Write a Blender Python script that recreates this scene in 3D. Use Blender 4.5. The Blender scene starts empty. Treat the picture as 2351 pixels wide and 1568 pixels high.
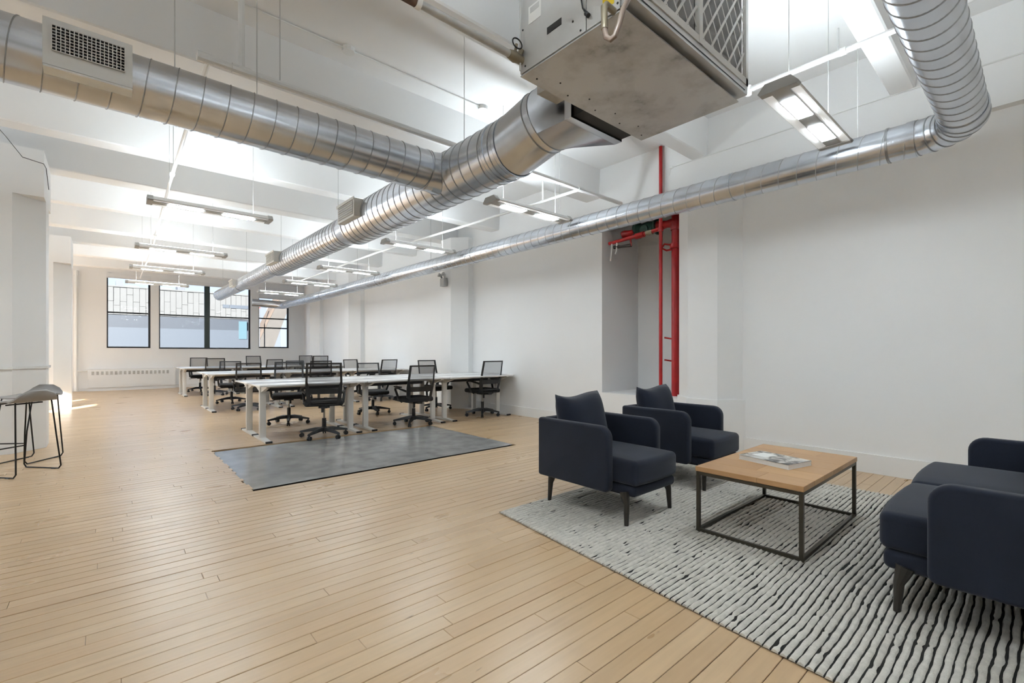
import bpy, bmesh, math, random
from mathutils import Vector, Matrix
random.seed(7)
PI = math.pi
scene = bpy.context.scene
COL = scene.collection

# ------------------------------------------------------------------ camera, world, sun, exposure
cam_d = bpy.data.cameras.new('camera')
cam = bpy.data.objects.new('camera', cam_d); COL.objects.link(cam)
F_PX = 1067.0
YAW = math.atan((1175.5 - 245.0) / F_PX)
cam_d.sensor_fit = 'HORIZONTAL'; cam_d.sensor_width = 36.0
cam_d.lens = 36.0 * F_PX / 2351.0
cam_d.shift_y = 24.0 / 2351.0
cam_d.clip_start = 0.05; cam_d.clip_end = 400
cam.location = (0, 0, 1.15)
cam.rotation_euler = (PI / 2, 0, -YAW)
scene.camera = cam

world = bpy.data.worlds.new('sky'); scene.world = world
world.use_nodes = True
wn = world.node_tree.nodes; wl = world.node_tree.links
bg = wn['Background']
tc = wn.new('ShaderNodeTexCoord'); sep = wn.new('ShaderNodeSeparateXYZ'); rmp = wn.new('ShaderNodeValToRGB')
wl.new(tc.outputs['Generated'], sep.inputs[0]); wl.new(sep.outputs['Z'], rmp.inputs[0])
rmp.color_ramp.elements[0].position = 0.0; rmp.color_ramp.elements[0].color = (0.68, 0.79, 1.0, 1)
rmp.color_ramp.elements[1].position = 0.6; rmp.color_ramp.elements[1].color = (0.50, 0.68, 1.0, 1)
wl.new(rmp.outputs[0], bg.inputs['Color']); bg.inputs['Strength'].default_value = 1.35

sun_d = bpy.data.lights.new('sun', 'SUN'); sun = bpy.data.objects.new('sun', sun_d); COL.objects.link(sun)
sun_d.energy = 48.0; sun_d.angle = 0.01; sun_d.color = (1.0, 0.97, 0.93)
sun.rotation_euler = Vector((0.52, 0.78, -0.35)).to_track_quat('-Z', 'Y').to_euler()

LAMP = 80.0           # radiance of the pendant fixtures' lenses
scene.view_settings.view_transform = 'Standard'
scene.view_settings.look = 'None'
scene.view_settings.gamma = 1.0
scene.view_settings.use_curve_mapping = False
scene.view_settings.exposure = 0.16
scene.cycles.diffuse_bounces = 4
scene.cycles.glossy_bounces = 3
scene.cycles.max_bounces = 6
scene.cycles.transparent_max_bounces = 12
scene.cycles.use_adaptive_sampling = True
scene.cycles.adaptive_threshold = 0.12
scene.cycles.adaptive_min_samples = 16
scene.cycles.caustics_reflective = False
scene.cycles.caustics_refractive = False

# ------------------------------------------------------------------ materials
MATS = {}
def mat(name, col, rough=0.5, metal=0.0, noise=0.0, nscale=8.0, bump=0.0, bscale=60.0, spec=0.5, coat=0.0, sheen=0.0, dark=None, emit=None):
    m = bpy.data.materials.new(name); m.use_nodes = True
    nt = m.node_tree; b = nt.nodes['Principled BSDF']
    b.inputs['Base Color'].default_value = (*col, 1)
    b.inputs['Roughness'].default_value = rough
    b.inputs['Metallic'].default_value = metal
    b.inputs['Specular IOR Level'].default_value = spec
    b.inputs['Coat Weight'].default_value = coat
    b.inputs['Coat Roughness'].default_value = 0.15
    if sheen:
        b.inputs['Sheen Weight'].default_value = sheen
        b.inputs['Sheen Roughness'].default_value = 0.45
    if noise or bump:
        t = nt.nodes.new('ShaderNodeTexCoord')
    if noise:
        n = nt.nodes.new('ShaderNodeTexNoise'); n.inputs['Scale'].default_value = nscale; n.inputs['Detail'].default_value = 4
        nt.links.new(t.outputs['Object'], n.inputs['Vector'])
        mx = nt.nodes.new('ShaderNodeMix'); mx.data_type = 'RGBA'
        d = dark if dark else tuple(c * (1 - noise) for c in col)
        mr = nt.nodes.new('ShaderNodeMapRange'); mr.inputs['From Min'].default_value = 0.35; mr.inputs['From Max'].default_value = 0.68
        nt.links.new(n.outputs['Fac'], mr.inputs['Value'])
        nt.links.new(mr.outputs[0], mx.inputs['Factor'])
        mx.inputs['A'].default_value = (*col, 1); mx.inputs['B'].default_value = (*d, 1)
        nt.links.new(mx.outputs['Result'], b.inputs['Base Color'])
    if bump:
        n2 = nt.nodes.new('ShaderNodeTexNoise'); n2.inputs['Scale'].default_value = bscale; n2.inputs['Detail'].default_value = 3
        nt.links.new(t.outputs['Object'], n2.inputs['Vector'])
        bp = nt.nodes.new('ShaderNodeBump'); bp.inputs['Strength'].default_value = bump; bp.inputs['Distance'].default_value = 0.01
        nt.links.new(n2.outputs['Fac'], bp.inputs['Height']); nt.links.new(bp.outputs[0], b.inputs['Normal'])
    if emit:
        b.inputs['Emission Color'].default_value = (*emit[0], 1); b.inputs['Emission Strength'].default_value = emit[1]
    MATS[name] = m
    return m

M_WALL = mat('white_wall_paint', (0.88, 0.88, 0.875), 0.55, noise=0.02, nscale=1.3, bump=0.03, bscale=25)
M_CEIL = mat('white_ceiling_paint', (0.865, 0.865, 0.86), 0.6, noise=0.025, nscale=1.1, bump=0.05, bscale=18)
M_TRIM = mat('white_trim_paint', (0.84, 0.84, 0.83), 0.35)
M_PIPEW = mat('white_pipe_paint', (0.80, 0.80, 0.785), 0.35)
M_GALV = mat('galvanised_steel', (0.655, 0.685, 0.735), 0.26, 1.0, noise=0.16, nscale=5.0, bump=0.035, bscale=7)
M_SEAM = mat('duct_seam_steel', (0.34, 0.345, 0.35), 0.4, 1.0)
M_SEAM2 = mat('duct_seam_light_steel', (0.52, 0.525, 0.53), 0.35, 1.0)
M_SHEET = mat('ahu_sheet_metal', (0.62, 0.62, 0.61), 0.42, 0.55, noise=0.25, nscale=2.2, bump=0.03, bscale=9)
M_BLACKHOLE = mat('black_rubber', (0.012, 0.012, 0.012), 0.6)
M_REG = mat('register_white_enamel', (0.78, 0.78, 0.76), 0.35)
M_REGD = mat('register_dark_inside', (0.02, 0.02, 0.02), 0.8)
M_CONC = mat('concrete_patch', (0.285, 0.28, 0.268), 0.22, noise=0.30, nscale=5.5, bump=0.12, bscale=11)
M_SUB = mat('dark_subfloor', (0.045, 0.028, 0.015), 0.9)
M_BLK = mat('black_window_frame', (0.012, 0.013, 0.014), 0.35)
M_BLKG = mat('green_black_mullion', (0.012, 0.024, 0.020), 0.4)
M_PLASTIC = mat('black_plastic', (0.016, 0.016, 0.017), 0.42)
M_FABB = mat('black_seat_fabric', (0.013, 0.013, 0.014), 0.85, bump=0.1, bscale=300)
M_CHROME = mat('gas_rod_steel', (0.35, 0.33, 0.30), 0.25, 1.0)
M_DESK = mat('white_desk_laminate', (0.80, 0.80, 0.79), 0.16, spec=0.5)
M_LEG = mat('white_powder_coat', (0.76, 0.745, 0.715), 0.38)
M_NAVY = mat('navy_upholstery', (0.0115, 0.0155, 0.0285), 0.85, noise=0.22, nscale=5, bump=0.12, bscale=420, spec=0.3, sheen=0.13)
M_DLEG = mat('dark_bronze_leg', (0.020, 0.016, 0.012), 0.38)
M_TFRAME = mat('bronze_steel_frame', (0.060, 0.052, 0.038), 0.36, 0.6)
M_RED = mat('red_sprinkler_paint', (0.45, 0.010, 0.012), 0.3, noise=0.2, nscale=6)
M_GREEN = mat('green_valve_paint', (0.03, 0.10, 0.075), 0.45, noise=0.4, nscale=20)
M_BRASS = mat('aged_brass', (0.28, 0.24, 0.17), 0.4, 0.7)
M_BROWN = mat('rust_brown_insulation', (0.13, 0.075, 0.05), 0.75, noise=0.5, nscale=25)
M_SILVP = mat('silver_grey_pipe', (0.50, 0.49, 0.47), 0.4, 0.4, noise=0.2, nscale=12)
M_HOSE = mat('tan_drain_hose', (0.22, 0.165, 0.13), 0.35)
M_YEL = mat('yellow_sticker', (0.75, 0.55, 0.02), 0.5)
M_PAPER = mat('white_paper', (0.8, 0.8, 0.78), 0.6)
M_FILT = mat('filter_media', (0.42, 0.42, 0.42), 0.9)
M_FILTW = mat('filter_card_frame', (0.75, 0.75, 0.73), 0.6)
M_STOOL = mat('grey_stool_shell', (0.30, 0.285, 0.27), 0.45)
M_WIRE = mat('dark_wire_steel', (0.022, 0.020, 0.018), 0.35, 0.6)
M_CABLE = mat('grey_steel_cable', (0.55, 0.55, 0.54), 0.5, 0.3)
M_RUGB = mat('black_rug_backing', (0.012, 0.011, 0.010), 0.95)
M_RUGW = mat('cream_wool_loops', (0.68, 0.645, 0.58), 0.95, noise=0.18, nscale=26, bump=0.5, bscale=160, spec=0.1)
M_LENS = mat('lit_lens', (0.9, 0.9, 0.9), 0.5, emit=((0.90, 1.0, 1.065), LAMP))
M_LENSUP = mat('lit_uplight_lens', (0.9, 0.9, 0.9), 0.5, emit=((0.90, 1.0, 1.065), LAMP * 0.66))
M_LAMPW = mat('pendant_white_metal', (0.80, 0.80, 0.78), 0.4)
M_LAMPG = mat('pendant_grey_end_cap', (0.42, 0.42, 0.41), 0.5)
M_TRAY = mat('dark_grey_cable_tray', (0.045, 0.047, 0.055), 0.6)
M_FAC = mat('beige_facade_panel', (0.0512, 0.0512, 0.0504), 0.8, noise=0.06, nscale=0.8)
M_FACJ = mat('facade_joint', (0.0209, 0.0209, 0.0209), 0.9)
M_SLATE = mat('slate_blue_facade', (0.0102, 0.0134, 0.0190), 0.5)
M_BLUEG = mat('blue_grey_facade', (0.0222, 0.0278, 0.0362), 0.5)
M_TEAL = mat('teal_glazing', (0.0348, 0.0603, 0.0719), 0.3)
M_ROOFG = mat('rooftop_grey_metal', (0.0371, 0.0408, 0.0487), 0.6)
M_ROOFW = mat('rooftop_white', (0.0789, 0.0812, 0.0858), 0.7)
M_TANB = mat('tan_brick', (0.0534, 0.0371, 0.0269), 0.8, noise=0.1, nscale=2)
M_GREYB = mat('grey_brown_stone', (0.0394, 0.0343, 0.0297), 0.8, noise=0.15, nscale=3)
M_PINKB = mat('pink_brick', (0.0557, 0.0306, 0.0242), 0.8, noise=0.1, nscale=3)
M_PALEB = mat('pale_blue_building', (0.0441, 0.0510, 0.0650), 0.7)
M_REDSIGN = mat('red_sign', (0.0928, 0.0139, 0.0070), 0.6)
M_ROAD = mat('street_grey', (0.0464, 0.0464, 0.0487), 0.9)
M_SHADE = mat('white_roller_shade', (0.82, 0.82, 0.82), 0.7)

# glass: clear with a weak mirror reflection
M_GLASS = bpy.data.materials.new('window_glass'); M_GLASS.use_nodes = True
nt = M_GLASS.node_tree; nt.nodes.clear()
o_ = nt.nodes.new('ShaderNodeOutputMaterial'); mx_ = nt.nodes.new('ShaderNodeMixShader'); tr_ = nt.nodes.new('ShaderNodeBsdfTransparent')
gl_ = nt.nodes.new('ShaderNodeBsdfGlossy'); gl_.inputs['Roughness'].default_value = 0.02
tr_.inputs[0].default_value = (0.95, 0.97, 0.98, 1); mx_.inputs[0].default_value = 0.006
nt.links.new(tr_.outputs[0], mx_.inputs[1]); nt.links.new(gl_.outputs[0], mx_.inputs[2]); nt.links.new(mx_.outputs[0], o_.inputs[0])

# see-through chair mesh
M_MESH = bpy.data.materials.new('black_chair_mesh'); M_MESH.use_nodes = True
nt = M_MESH.node_tree; b_ = nt.nodes['Principled BSDF']; b_.inputs['Base Color'].default_value = (0.02, 0.02, 0.022, 1); b_.inputs['Roughness'].default_value = 0.7
mx_ = nt.nodes.new('ShaderNodeMixShader'); tr_ = nt.nodes.new('ShaderNodeBsdfTransparent'); mx_.inputs[0].default_value = 0.46
nt.links.new(tr_.outputs[0], mx_.inputs[1]); nt.links.new(b_.outputs[0], mx_.inputs[2])
nt.links.new(mx_.outputs[0], nt.nodes['Material Output'].inputs[0])

# floor boards: tone per board, grain along the board, scuffs
M_WOOD = bpy.data.materials.new('worn_maple_board'); M_WOOD.use_nodes = True
nt = M_WOOD.node_tree; N = nt.nodes; L = nt.links; b_ = N['Principled BSDF']
geo = N.new('ShaderNodeNewGeometry'); oi = N.new('ShaderNodeObjectInfo')
add = N.new('ShaderNodeMath'); add.operation = 'ADD'; L.new(geo.outputs['Random Per Island'], add.inputs[0]); L.new(oi.outputs['Random'], add.inputs[1])
fr = N.new('ShaderNodeMath'); fr.operation = 'FRACT'; L.new(add.outputs[0], fr.inputs[0])
ramp = N.new('ShaderNodeValToRGB'); L.new(fr.outputs[0], ramp.inputs[0])
e = ramp.color_ramp.elements
e[0].position = 0; e[0].color = (0.505, 0.34, 0.187, 1)
e[1].position = 1; e[1].color = (0.545, 0.38, 0.225, 1)
for p, c in ((0.25, (0.53, 0.365, 0.21, 1)), (0.5, (0.48, 0.325, 0.182, 1)), (0.62, (0.565, 0.40, 0.24, 1)), (0.85, (0.51, 0.34, 0.19, 1))):
    q = e.new(p); q.color = c
mp = N.new('ShaderNodeMapping'); mp.inputs['Scale'].default_value = (1.2, 22, 22); L.new(geo.outputs['Position'], mp.inputs[0])
gn = N.new('ShaderNodeTexNoise'); gn.inputs['Scale'].default_value = 2.0; gn.inputs['Detail'].default_value = 5; L.new(mp.outputs[0], gn.inputs['Vector'])
mr = N.new('ShaderNodeMapRange'); mr.inputs['From Min'].default_value = 0.3; mr.inputs['From Max'].default_value = 0.75; mr.inputs['To Min'].default_value = 1.04; mr.inputs['To Max'].default_value = 0.93
L.new(gn.outputs['Fac'], mr.inputs[0])
hv = N.new('ShaderNodeMix'); hv.data_type = 'RGBA'; hv.blend_type = 'MULTIPLY'; hv.inputs['Factor'].default_value = 1
L.new(ramp.outputs[0], hv.inputs['A']); L.new(mr.outputs[0], hv.inputs['B'])
sn = N.new('ShaderNodeTexNoise'); sn.inputs['Scale'].default_value = 2.4; sn.inputs['Detail'].default_value = 3; sn.inputs['Roughness'].default_value = 0.5
mp2 = N.new('ShaderNodeMapping'); mp2.inputs['Scale'].default_value = (0.8, 2.2, 1); L.new(geo.outputs['Position'], mp2.inputs[0]); L.new(mp2.outputs[0], sn.inputs['Vector'])
sr = N.new('ShaderNodeMapRange'); sr.inputs['From Min'].default_value = 0.55; sr.inputs['From Max'].default_value = 0.9; sr.inputs['To Max'].default_value = 0.3; L.new(sn.outputs['Fac'], sr.inputs[0])
sm = N.new('ShaderNodeMix'); sm.data_type = 'RGBA'; L.new(sr.outputs[0], sm.inputs['Factor']); L.new(hv.outputs['Result'], sm.inputs['A']); sm.inputs['B'].default_value = (0.17, 0.10, 0.05, 1)
scn = N.new('ShaderNodeTexNoise'); scn.inputs['Scale'].default_value = 3.0; scn.inputs['Detail'].default_value = 3
mp3 = N.new('ShaderNodeMapping'); mp3.inputs['Scale'].default_value = (2.2, 12, 1); L.new(geo.outputs['Position'], mp3.inputs[0]); L.new(mp3.outputs[0], scn.inputs['Vector'])
sc2 = N.new('ShaderNodeMapRange'); sc2.inputs['From Min'].default_value = 0.72; sc2.inputs['From Max'].default_value = 0.80; sc2.inputs['To Max'].default_value = 0.75; L.new(scn.outputs['Fac'], sc2.inputs[0])
sm2 = N.new('ShaderNodeMix'); sm2.data_type = 'RGBA'; L.new(sc2.outputs[0], sm2.inputs['Factor']); L.new(sm.outputs['Result'], sm2.inputs['A']); sm2.inputs['B'].default_value = (0.12, 0.085, 0.06, 1)
L.new(sm2.outputs['Result'], b_.inputs['Base Color'])
rr = N.new('ShaderNodeMapRange'); rr.inputs['To Min'].default_value = 0.255; rr.inputs['To Max'].default_value = 0.315; L.new(sn.outputs['Fac'], rr.inputs[0])
L.new(rr.outputs[0], b_.inputs['Roughness']); b_.inputs['Specular IOR Level'].default_value = 0.6
bp = N.new('ShaderNodeBump'); bp.inputs['Strength'].default_value = 0.035; bp.inputs['Distance'].default_value = 0.01; L.new(gn.outputs['Fac'], bp.inputs['Height']); L.new(bp.outputs[0], b_.inputs['Normal'])

# coffee table top: parquet of oak staves
M_OAK = bpy.data.materials.new('oak_table_stave'); M_OAK.use_nodes = True
nt = M_OAK.node_tree; N = nt.nodes; L = nt.links; b_ = N['Principled BSDF']
oi = N.new('ShaderNodeObjectInfo'); ramp = N.new('ShaderNodeValToRGB'); L.new(oi.outputs['Random'], ramp.inputs[0])
e = ramp.color_ramp.elements; e[0].color = (0.40, 0.225, 0.10, 1); e[1].color = (0.52, 0.31, 0.145, 1); q = e.new(0.5); q.color = (0.45, 0.26, 0.118, 1)
geo = N.new('ShaderNodeNewGeometry'); mp = N.new('ShaderNodeMapping'); mp.inputs['Scale'].default_value = (30, 2, 30); L.new(geo.outputs['Position'], mp.inputs[0])
gn = N.new('ShaderNodeTexNoise'); gn.inputs['Scale'].default_value = 2; gn.inputs['Detail'].default_value = 5; L.new(mp.outputs[0], gn.inputs['Vector'])
mr = N.new('ShaderNodeMapRange'); mr.inputs['To Min'].default_value = 1.12; mr.inputs['To Max'].default_value = 0.85; L.new(gn.outputs['Fac'], mr.inputs[0])
hv = N.new('ShaderNodeMix'); hv.data_type = 'RGBA'; hv.blend_type = 'MULTIPLY'; hv.inputs['Factor'].default_value = 1
L.new(ramp.outputs[0], hv.inputs['A']); L.new(mr.outputs[0], hv.inputs['B']); L.new(hv.outputs['Result'], b_.inputs['Base Color'])
b_.inputs['Roughness'].default_value = 0.4

# magazine cover print: black, white and grey picture
M_COVER = bpy.data.materials.new('monochrome_cover_print'); M_COVER.use_nodes = True
nt = M_COVER.node_tree; N = nt.nodes; L = nt.links; b_ = N['Principled BSDF']
tcn = N.new('ShaderNodeTexCoord'); n1 = N.new('ShaderNodeTexNoise'); n1.inputs['Scale'].default_value = 11; n1.inputs['Detail'].default_value = 6; n1.inputs['Distortion'].default_value = 1.2
L.new(tcn.outputs['Object'], n1.inputs['Vector']); ramp = N.new('ShaderNodeValToRGB'); L.new(n1.outputs['Fac'], ramp.inputs[0])
e = ramp.color_ramp.elements; e[0].position = 0.40; e[0].color = (0.05, 0.045, 0.04, 1); e[1].position = 0.56; e[1].color = (0.62, 0.60, 0.56, 1); q = e.new(0.48); q.color = (0.30, 0.28, 0.26, 1)
L.new(ramp.outputs[0], b_.inputs['Base Color']); b_.inputs['Roughness'].default_value = 0.35

# stained underside of the air handler
M_AHUB = bpy.data.materials.new('stained_sheet_metal'); M_AHUB.use_nodes = True
nt = M_AHUB.node_tree; N = nt.nodes; L = nt.links; b_ = N['Principled BSDF']
tcn = N.new('ShaderNodeTexCoord'); n1 = N.new('ShaderNodeTexNoise'); n1.inputs['Scale'].default_value = 3.3; n1.inputs['Detail'].default_value = 6; n1.inputs['Roughness'].default_value = 0.62
L.new(tcn.outputs['Object'], n1.inputs['Vector']); ramp = N.new('ShaderNodeValToRGB'); L.new(n1.outputs['Fac'], ramp.inputs[0])
e = ramp.color_ramp.elements; e[0].position = 0.33; e[0].color = (0.24, 0.24, 0.235, 1); e[1].position = 0.55; e[1].color = (0.56, 0.565, 0.57, 1); q = e.new(0.42); q.color = (0.45, 0.45, 0.45, 1)
L.new(ramp.outputs[0], b_.inputs['Base Color']); b_.inputs['Roughness'].default_value = 0.38; b_.inputs['Metallic'].default_value = 0.3

# ------------------------------------------------------------------ mesh helpers
def mesh(name, V, Fs, smooth=False, auto=None):
    me = bpy.data.meshes.new(name); me.from_pydata([tuple(v) for v in V], [], Fs); me.update()
    if smooth:
        for p in me.polygons: p.use_smooth = True
    if auto is not None:
        try: me.set_sharp_from_angle(angle=auto)
        except Exception: pass
    return me
def ob(name, me, m, parent=None, loc=None):
    o = bpy.data.objects.new(name, me); COL.objects.link(o)
    if m is not None and len(me.materials) == 0: me.materials.append(m)
    if parent is not None: o.parent = parent
    if loc is not None: o.location = loc
    return o
def tag(o, label=None, cat=None, group=None, kind=None):
    if label: o['label'] = label
    if cat: o['category'] = cat
    if group: o['group'] = group
    if kind: o['kind'] = kind
    return o
def thing(name, label, cat, loc=(0, 0, 0), rz=0.0, group=None):
    o = bpy.data.objects.new(name, None); COL.objects.link(o); o.empty_display_size = 0.1
    o.location = loc; o.rotation_euler = (0, 0, rz)
    return tag(o, label, cat, group)
class G:
    """collects geometry; off is subtracted so that world coordinates can be used under a placed root"""
    def __init__(s, off=(0, 0, 0)): s.V = []; s.F = []; s.off = Vector(off)
    def add(s, V, Fs):
        n = len(s.V); s.V += [Vector(v) - s.off for v in V]; s.F += [tuple(i + n for i in f) for f in Fs]; return s
    def box(s, x0, x1, y0, y1, z0, z1):
        V = [(x, y, z) for x in (x0, x1) for y in (y0, y1) for z in (z0, z1)]
        return s.add(V, [(0, 1, 3, 2), (4, 6, 7, 5), (0, 4, 5, 1), (2, 3, 7, 6), (0, 2, 6, 4), (1, 5, 7, 3)])
    def prism(s, poly, axis, a0, a1):
        """poly: list of 2D points; axis: the extrusion axis"""
        def p3(p, a):
            return {'x': (a, p[0], p[1]), 'y': (p[0], a, p[1]), 'z': (p[0], p[1], a)}[axis]
        n = len(poly); V = [p3(p, a0) for p in poly] + [p3(p, a1) for p in poly]
        Fs = [tuple(range(n))[::-1], tuple(range(n, 2 * n))] + [(i, (i + 1) % n, n + (i + 1) % n, n + i) for i in range(n)]
        return s.add(V, Fs)
    def tube(s, pts, r, n=10, caps=True, rs=None):
        pts = [Vector(p) for p in pts]; m = len(pts); V = []; Fs = []
        t0 = (pts[1] - pts[0]).normalized()
        up = Vector((0, 0, 1)) if abs(t0.z) < 0.9 else Vector((1, 0, 0))
        u = t0.cross(up).normalized(); prev = t0
        for i in range(m):
            if i == 0: t = t0
            elif i == m - 1: t = (pts[i] - pts[i - 1]).normalized()
            else: t = ((pts[i] - pts[i - 1]).normalized() + (pts[i + 1] - pts[i]).normalized()).normalized()
            q = prev.rotation_difference(t); u = q @ u; u = (u - t * u.dot(t)).normalized(); prev = t
            w = t.cross(u); rr_ = rs[i] if rs else r
            k = 1.0
            if 0 < i < m - 1:
                c = max(0.5, t.dot((pts[i] - pts[i - 1]).normalized())); k = 1.0
            for j in range(n):
                a = 2 * PI * j / n; V.append(pts[i] + (u * math.cos(a) + w * math.sin(a)) * rr_ * k)
        for i in range(m - 1):
            for j in range(n):
                Fs.append((i * n + j, i * n + (j + 1) % n, (i + 1) * n + (j + 1) % n, (i + 1) * n + j))
        if caps: Fs += [tuple(range(n))[::-1], tuple(range((m - 1) * n, m * n))]
        return s.add(V, Fs)
    def cyl(s, a, b, r, n=16, r2=None):
        return s.tube([a, b], r, n, True, [r, r if r2 is None else r2])
    def strip(s, rows, closed=False):
        """rows of equal length -> quads"""
        n = len(rows[0]); V = [p for r in rows for p in r]; Fs = []
        for i in range(len(rows) - 1):
            for j in range(n if closed else n - 1):
                Fs.append((i * n + j, i * n + (j + 1) % n, (i + 1) * n + (j + 1) % n, (i + 1) * n + j))
        return s.add(V, Fs)
    def build(s, name, m, parent=None, smooth=False, auto=0.6, loc=None):
        me = mesh(name, s.V, s.F, smooth, auto if smooth else None)
        return ob(name, me, m, parent, loc)
def rbox(name, dims, center, bev, seg, m, parent, smooth=True, sub=0, shape=None, rot=None):
    """bevelled box; shape(v) may move the vertices"""
    bm = bmesh.new(); bmesh.ops.create_cube(bm, size=1)
    for v in bm.verts: v.co = Vector((v.co.x * dims[0], v.co.y * dims[1], v.co.z * dims[2]))
    if sub: bmesh.ops.subdivide_edges(bm, edges=bm.edges[:], cuts=sub, use_grid_fill=True)
    ed = [e for e in bm.edges if len(e.link_faces) == 2 and e.calc_face_angle(0) > 0.5]
    if bev: bmesh.ops.bevel(bm, geom=ed, offset=bev, segments=seg, profile=0.5, affect='EDGES', clamp_overlap=True)
    for v in bm.verts:
        if shape: v.co = Vector(shape(v.co))
        if rot: v.co = rot @ v.co
        v.co += Vector(center)
    me = bpy.data.meshes.new(name); bm.to_mesh(me); bm.free()
    for p in me.polygons: p.use_smooth = smooth
    if smooth:
        try: me.set_sharp_from_angle(angle=0.75)
        except Exception: pass
    return ob(name, me, m, parent)
def copy_tree(o, parent=None):
    c = o.copy(); COL.objects.link(c); c.parent = parent
    for ch in list(o.children): copy_tree(ch, c)
    return c

# ------------------------------------------------------------------ the room shell
XL, XR, YB, YF = -4.5, 5.65, -4.0, 18.46        # left, right, behind camera, window wall
ZB, ZS = 3.48, 3.92                             # beam undersides, slab

# floor: dark sub-floor, boards along X, a concrete patch
floor = tag(G().box(XL - .3, 6.9, YB - .3, YF + .3, -0.12, -0.02).build('floor', M_SUB), 'worn pale maple strip floor with grey concrete patch', kind='structure')
PX0, PX1, PY0, PY1 = 0.915, 3.82, 4.36, 6.30
Sn, Cs = math.sin(YAW), math.cos(YAW)
def proj(x, y, z):
    d = x * Sn + y * Cs; l = x * Cs - y * Sn
    if d < 0.25: return None
    return 1175.5 + F_PX * l / d, 808 - F_PX * (z - 1.15) / d
def plank_area(x0, x1, y0, y1):
    pts = [proj(x0 + (x1 - x0) * i / 8, y, 0) for i in range(9) for y in (y0, y1)]
    pts = [p for p in pts if p and -60 < p[0] < 2410 and 700 < p[1] < 1640]
    if len(pts) < 4: return 0
    q = [proj(x0 + (x1 - x0) * i / 8, y0, 0) for i in range(9)]
    a = 0
    for i in range(8):
        p = []
        for (x, y) in ((x0 + (x1 - x0) * i / 8, y0), (x0 + (x1 - x0) * (i + 1) / 8, y0), (x0 + (x1 - x0) * (i + 1) / 8, y1), (x0 + (x1 - x0) * i / 8, y1)):
            w = proj(x, y, 0)
            if not w: p = None; break
            p.append(w)
        if not p: continue
        cx = sum(w[0] for w in p) / 4; cy = sum(w[1] for w in p) / 4
        if not (0 < cx < 2351 and cy < 1568): continue
        a += abs(sum(p[k][0] * p[(k + 1) % 4][1] - p[(k + 1) % 4][0] * p[k][1] for k in range(4))) / 2
    return a
PW = 0.083
boards = []
y = YB
while y < YF:
    y1 = min(y + PW, YF)
    x = XL - random.random() * 1.5
    spans = []
    while x < 6.6:
        ln = random.choice((0.6, 0.9, 1.2, 1.5, 1.9, 2.3)) * random.uniform(0.85, 1.15)
        spans.append((max(x, XL), min(x + ln, 6.6))); x += ln
    for a, b in spans:
        if b - a < 0.05: continue
        if y1 > PY0 + .005 and y < PY1 - .005:
            for c, d in ((a, min(b, PX0 + (0.0 if random.random() < .7 else .015))), (max(a, PX1), b)):
                if d - c > 0.04: boards.append((c, d, y, y1))
        else:
            boards.append((a, b, y, y1))
    y += PW
boards = [(plank_area(*b), b) for b in boards]
boards.sort(key=lambda t: -t[0])
def plank_geo(g, x0, x1, y0, y1, z):
    c = 0.0016; e = 0.0011
    V = [(x0, y0, -.02), (x1, y0, -.02), (x1, y1, -.02), (x0, y1, -.02),
         (x0, y0, z - c), (x1, y0, z - c), (x1, y1, z - c), (x0, y1, z - c),
         (x0 + e, y0 + c, z), (x1 - e, y0 + c, z), (x1 - e, y1 - c, z), (x0 + e, y1 - c, z)]
    g.add(V, [(0, 1, 5, 4), (1, 2, 6, 5), (2, 3, 7, 6), (3, 0, 4, 7), (4, 5, 9, 8), (5, 6, 10, 9), (6, 7, 11, 10), (7, 4, 8, 11), (8, 9, 10, 11)])
_g = G(); plank_geo(_g, 0, 1, 0, PW - 0.0022, 0.0); plank_me = mesh('plank', _g.V, _g.F); plank_me.materials.append(M_WOOD)
for a, b in boards[:300]:
    o = bpy.data.objects.new('plank', plank_me); COL.objects.link(o); o.parent = floor
    gap = random.choice((0.0006, 0.001, 0.001, 0.003))
    o.location = (b[0] + .0006, b[2] + gap * .5, -random.random() * 0.0012)
    o.scale = (b[1] - b[0] - 0.0012, (b[3] - b[2] - gap * .5) / PW, 1)
g = G()
for a, b in boards[300:]:
    plank_geo(g, b[0] + .0006, b[1] - .0006, b[2] + .0008, b[3] - .0012, -random.random() * 0.0012)
tag(g.build('distant_planks', M_WOOD, floor), kind='stuff')
g = G(); nx, ny = 24, 16
rows = []
for i in range(ny + 1):
    r = []
    for j in range(nx + 1):
        x_ = PX0 + (PX1 - PX0) * j / nx; y_ = PY0 + (PY1 - PY0) * i / ny
        r.append((x_, y_, -0.004 + 0.0025 * math.sin(x_ * 5 + y_ * 3) * math.cos(y_ * 4)))
    rows.append(r)
g.strip(rows)
tag(g.build('concrete_slab', M_CONC, floor, smooth=True), 'grey concrete patch let into the wooden floor')

# ceiling: slab and cross beams
ceil = tag(G().box(XL - .3, 6.9, YB - .3, YF + .3, ZS, ZS + .2).build('ceiling', M_CEIL), 'white painted ceiling slab with downstand beams', kind='structure')
for (a, b) in ((-3.0, -2.72), (-1.15, -0.87), (0.75, 0.93), (2.65, 2.83), (4.46, 4.72), (6.85, 7.09), (8.27, 8.58), (10.0, 10.2), (11.85, 12.12), (13.45, 13.72), (15.2, 15.45), (17.0, 17.25)):
    gg = G(); c = 0.012
    gg.prism([(a - .02, ZS + .01), (a, ZB + c), (a + c, ZB), (b - c, ZB), (b, ZB + c), (b + .02, ZS + .01)], 'x', XL, 5.66)
    gg.build('beam', M_CEIL, ceil)

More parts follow.
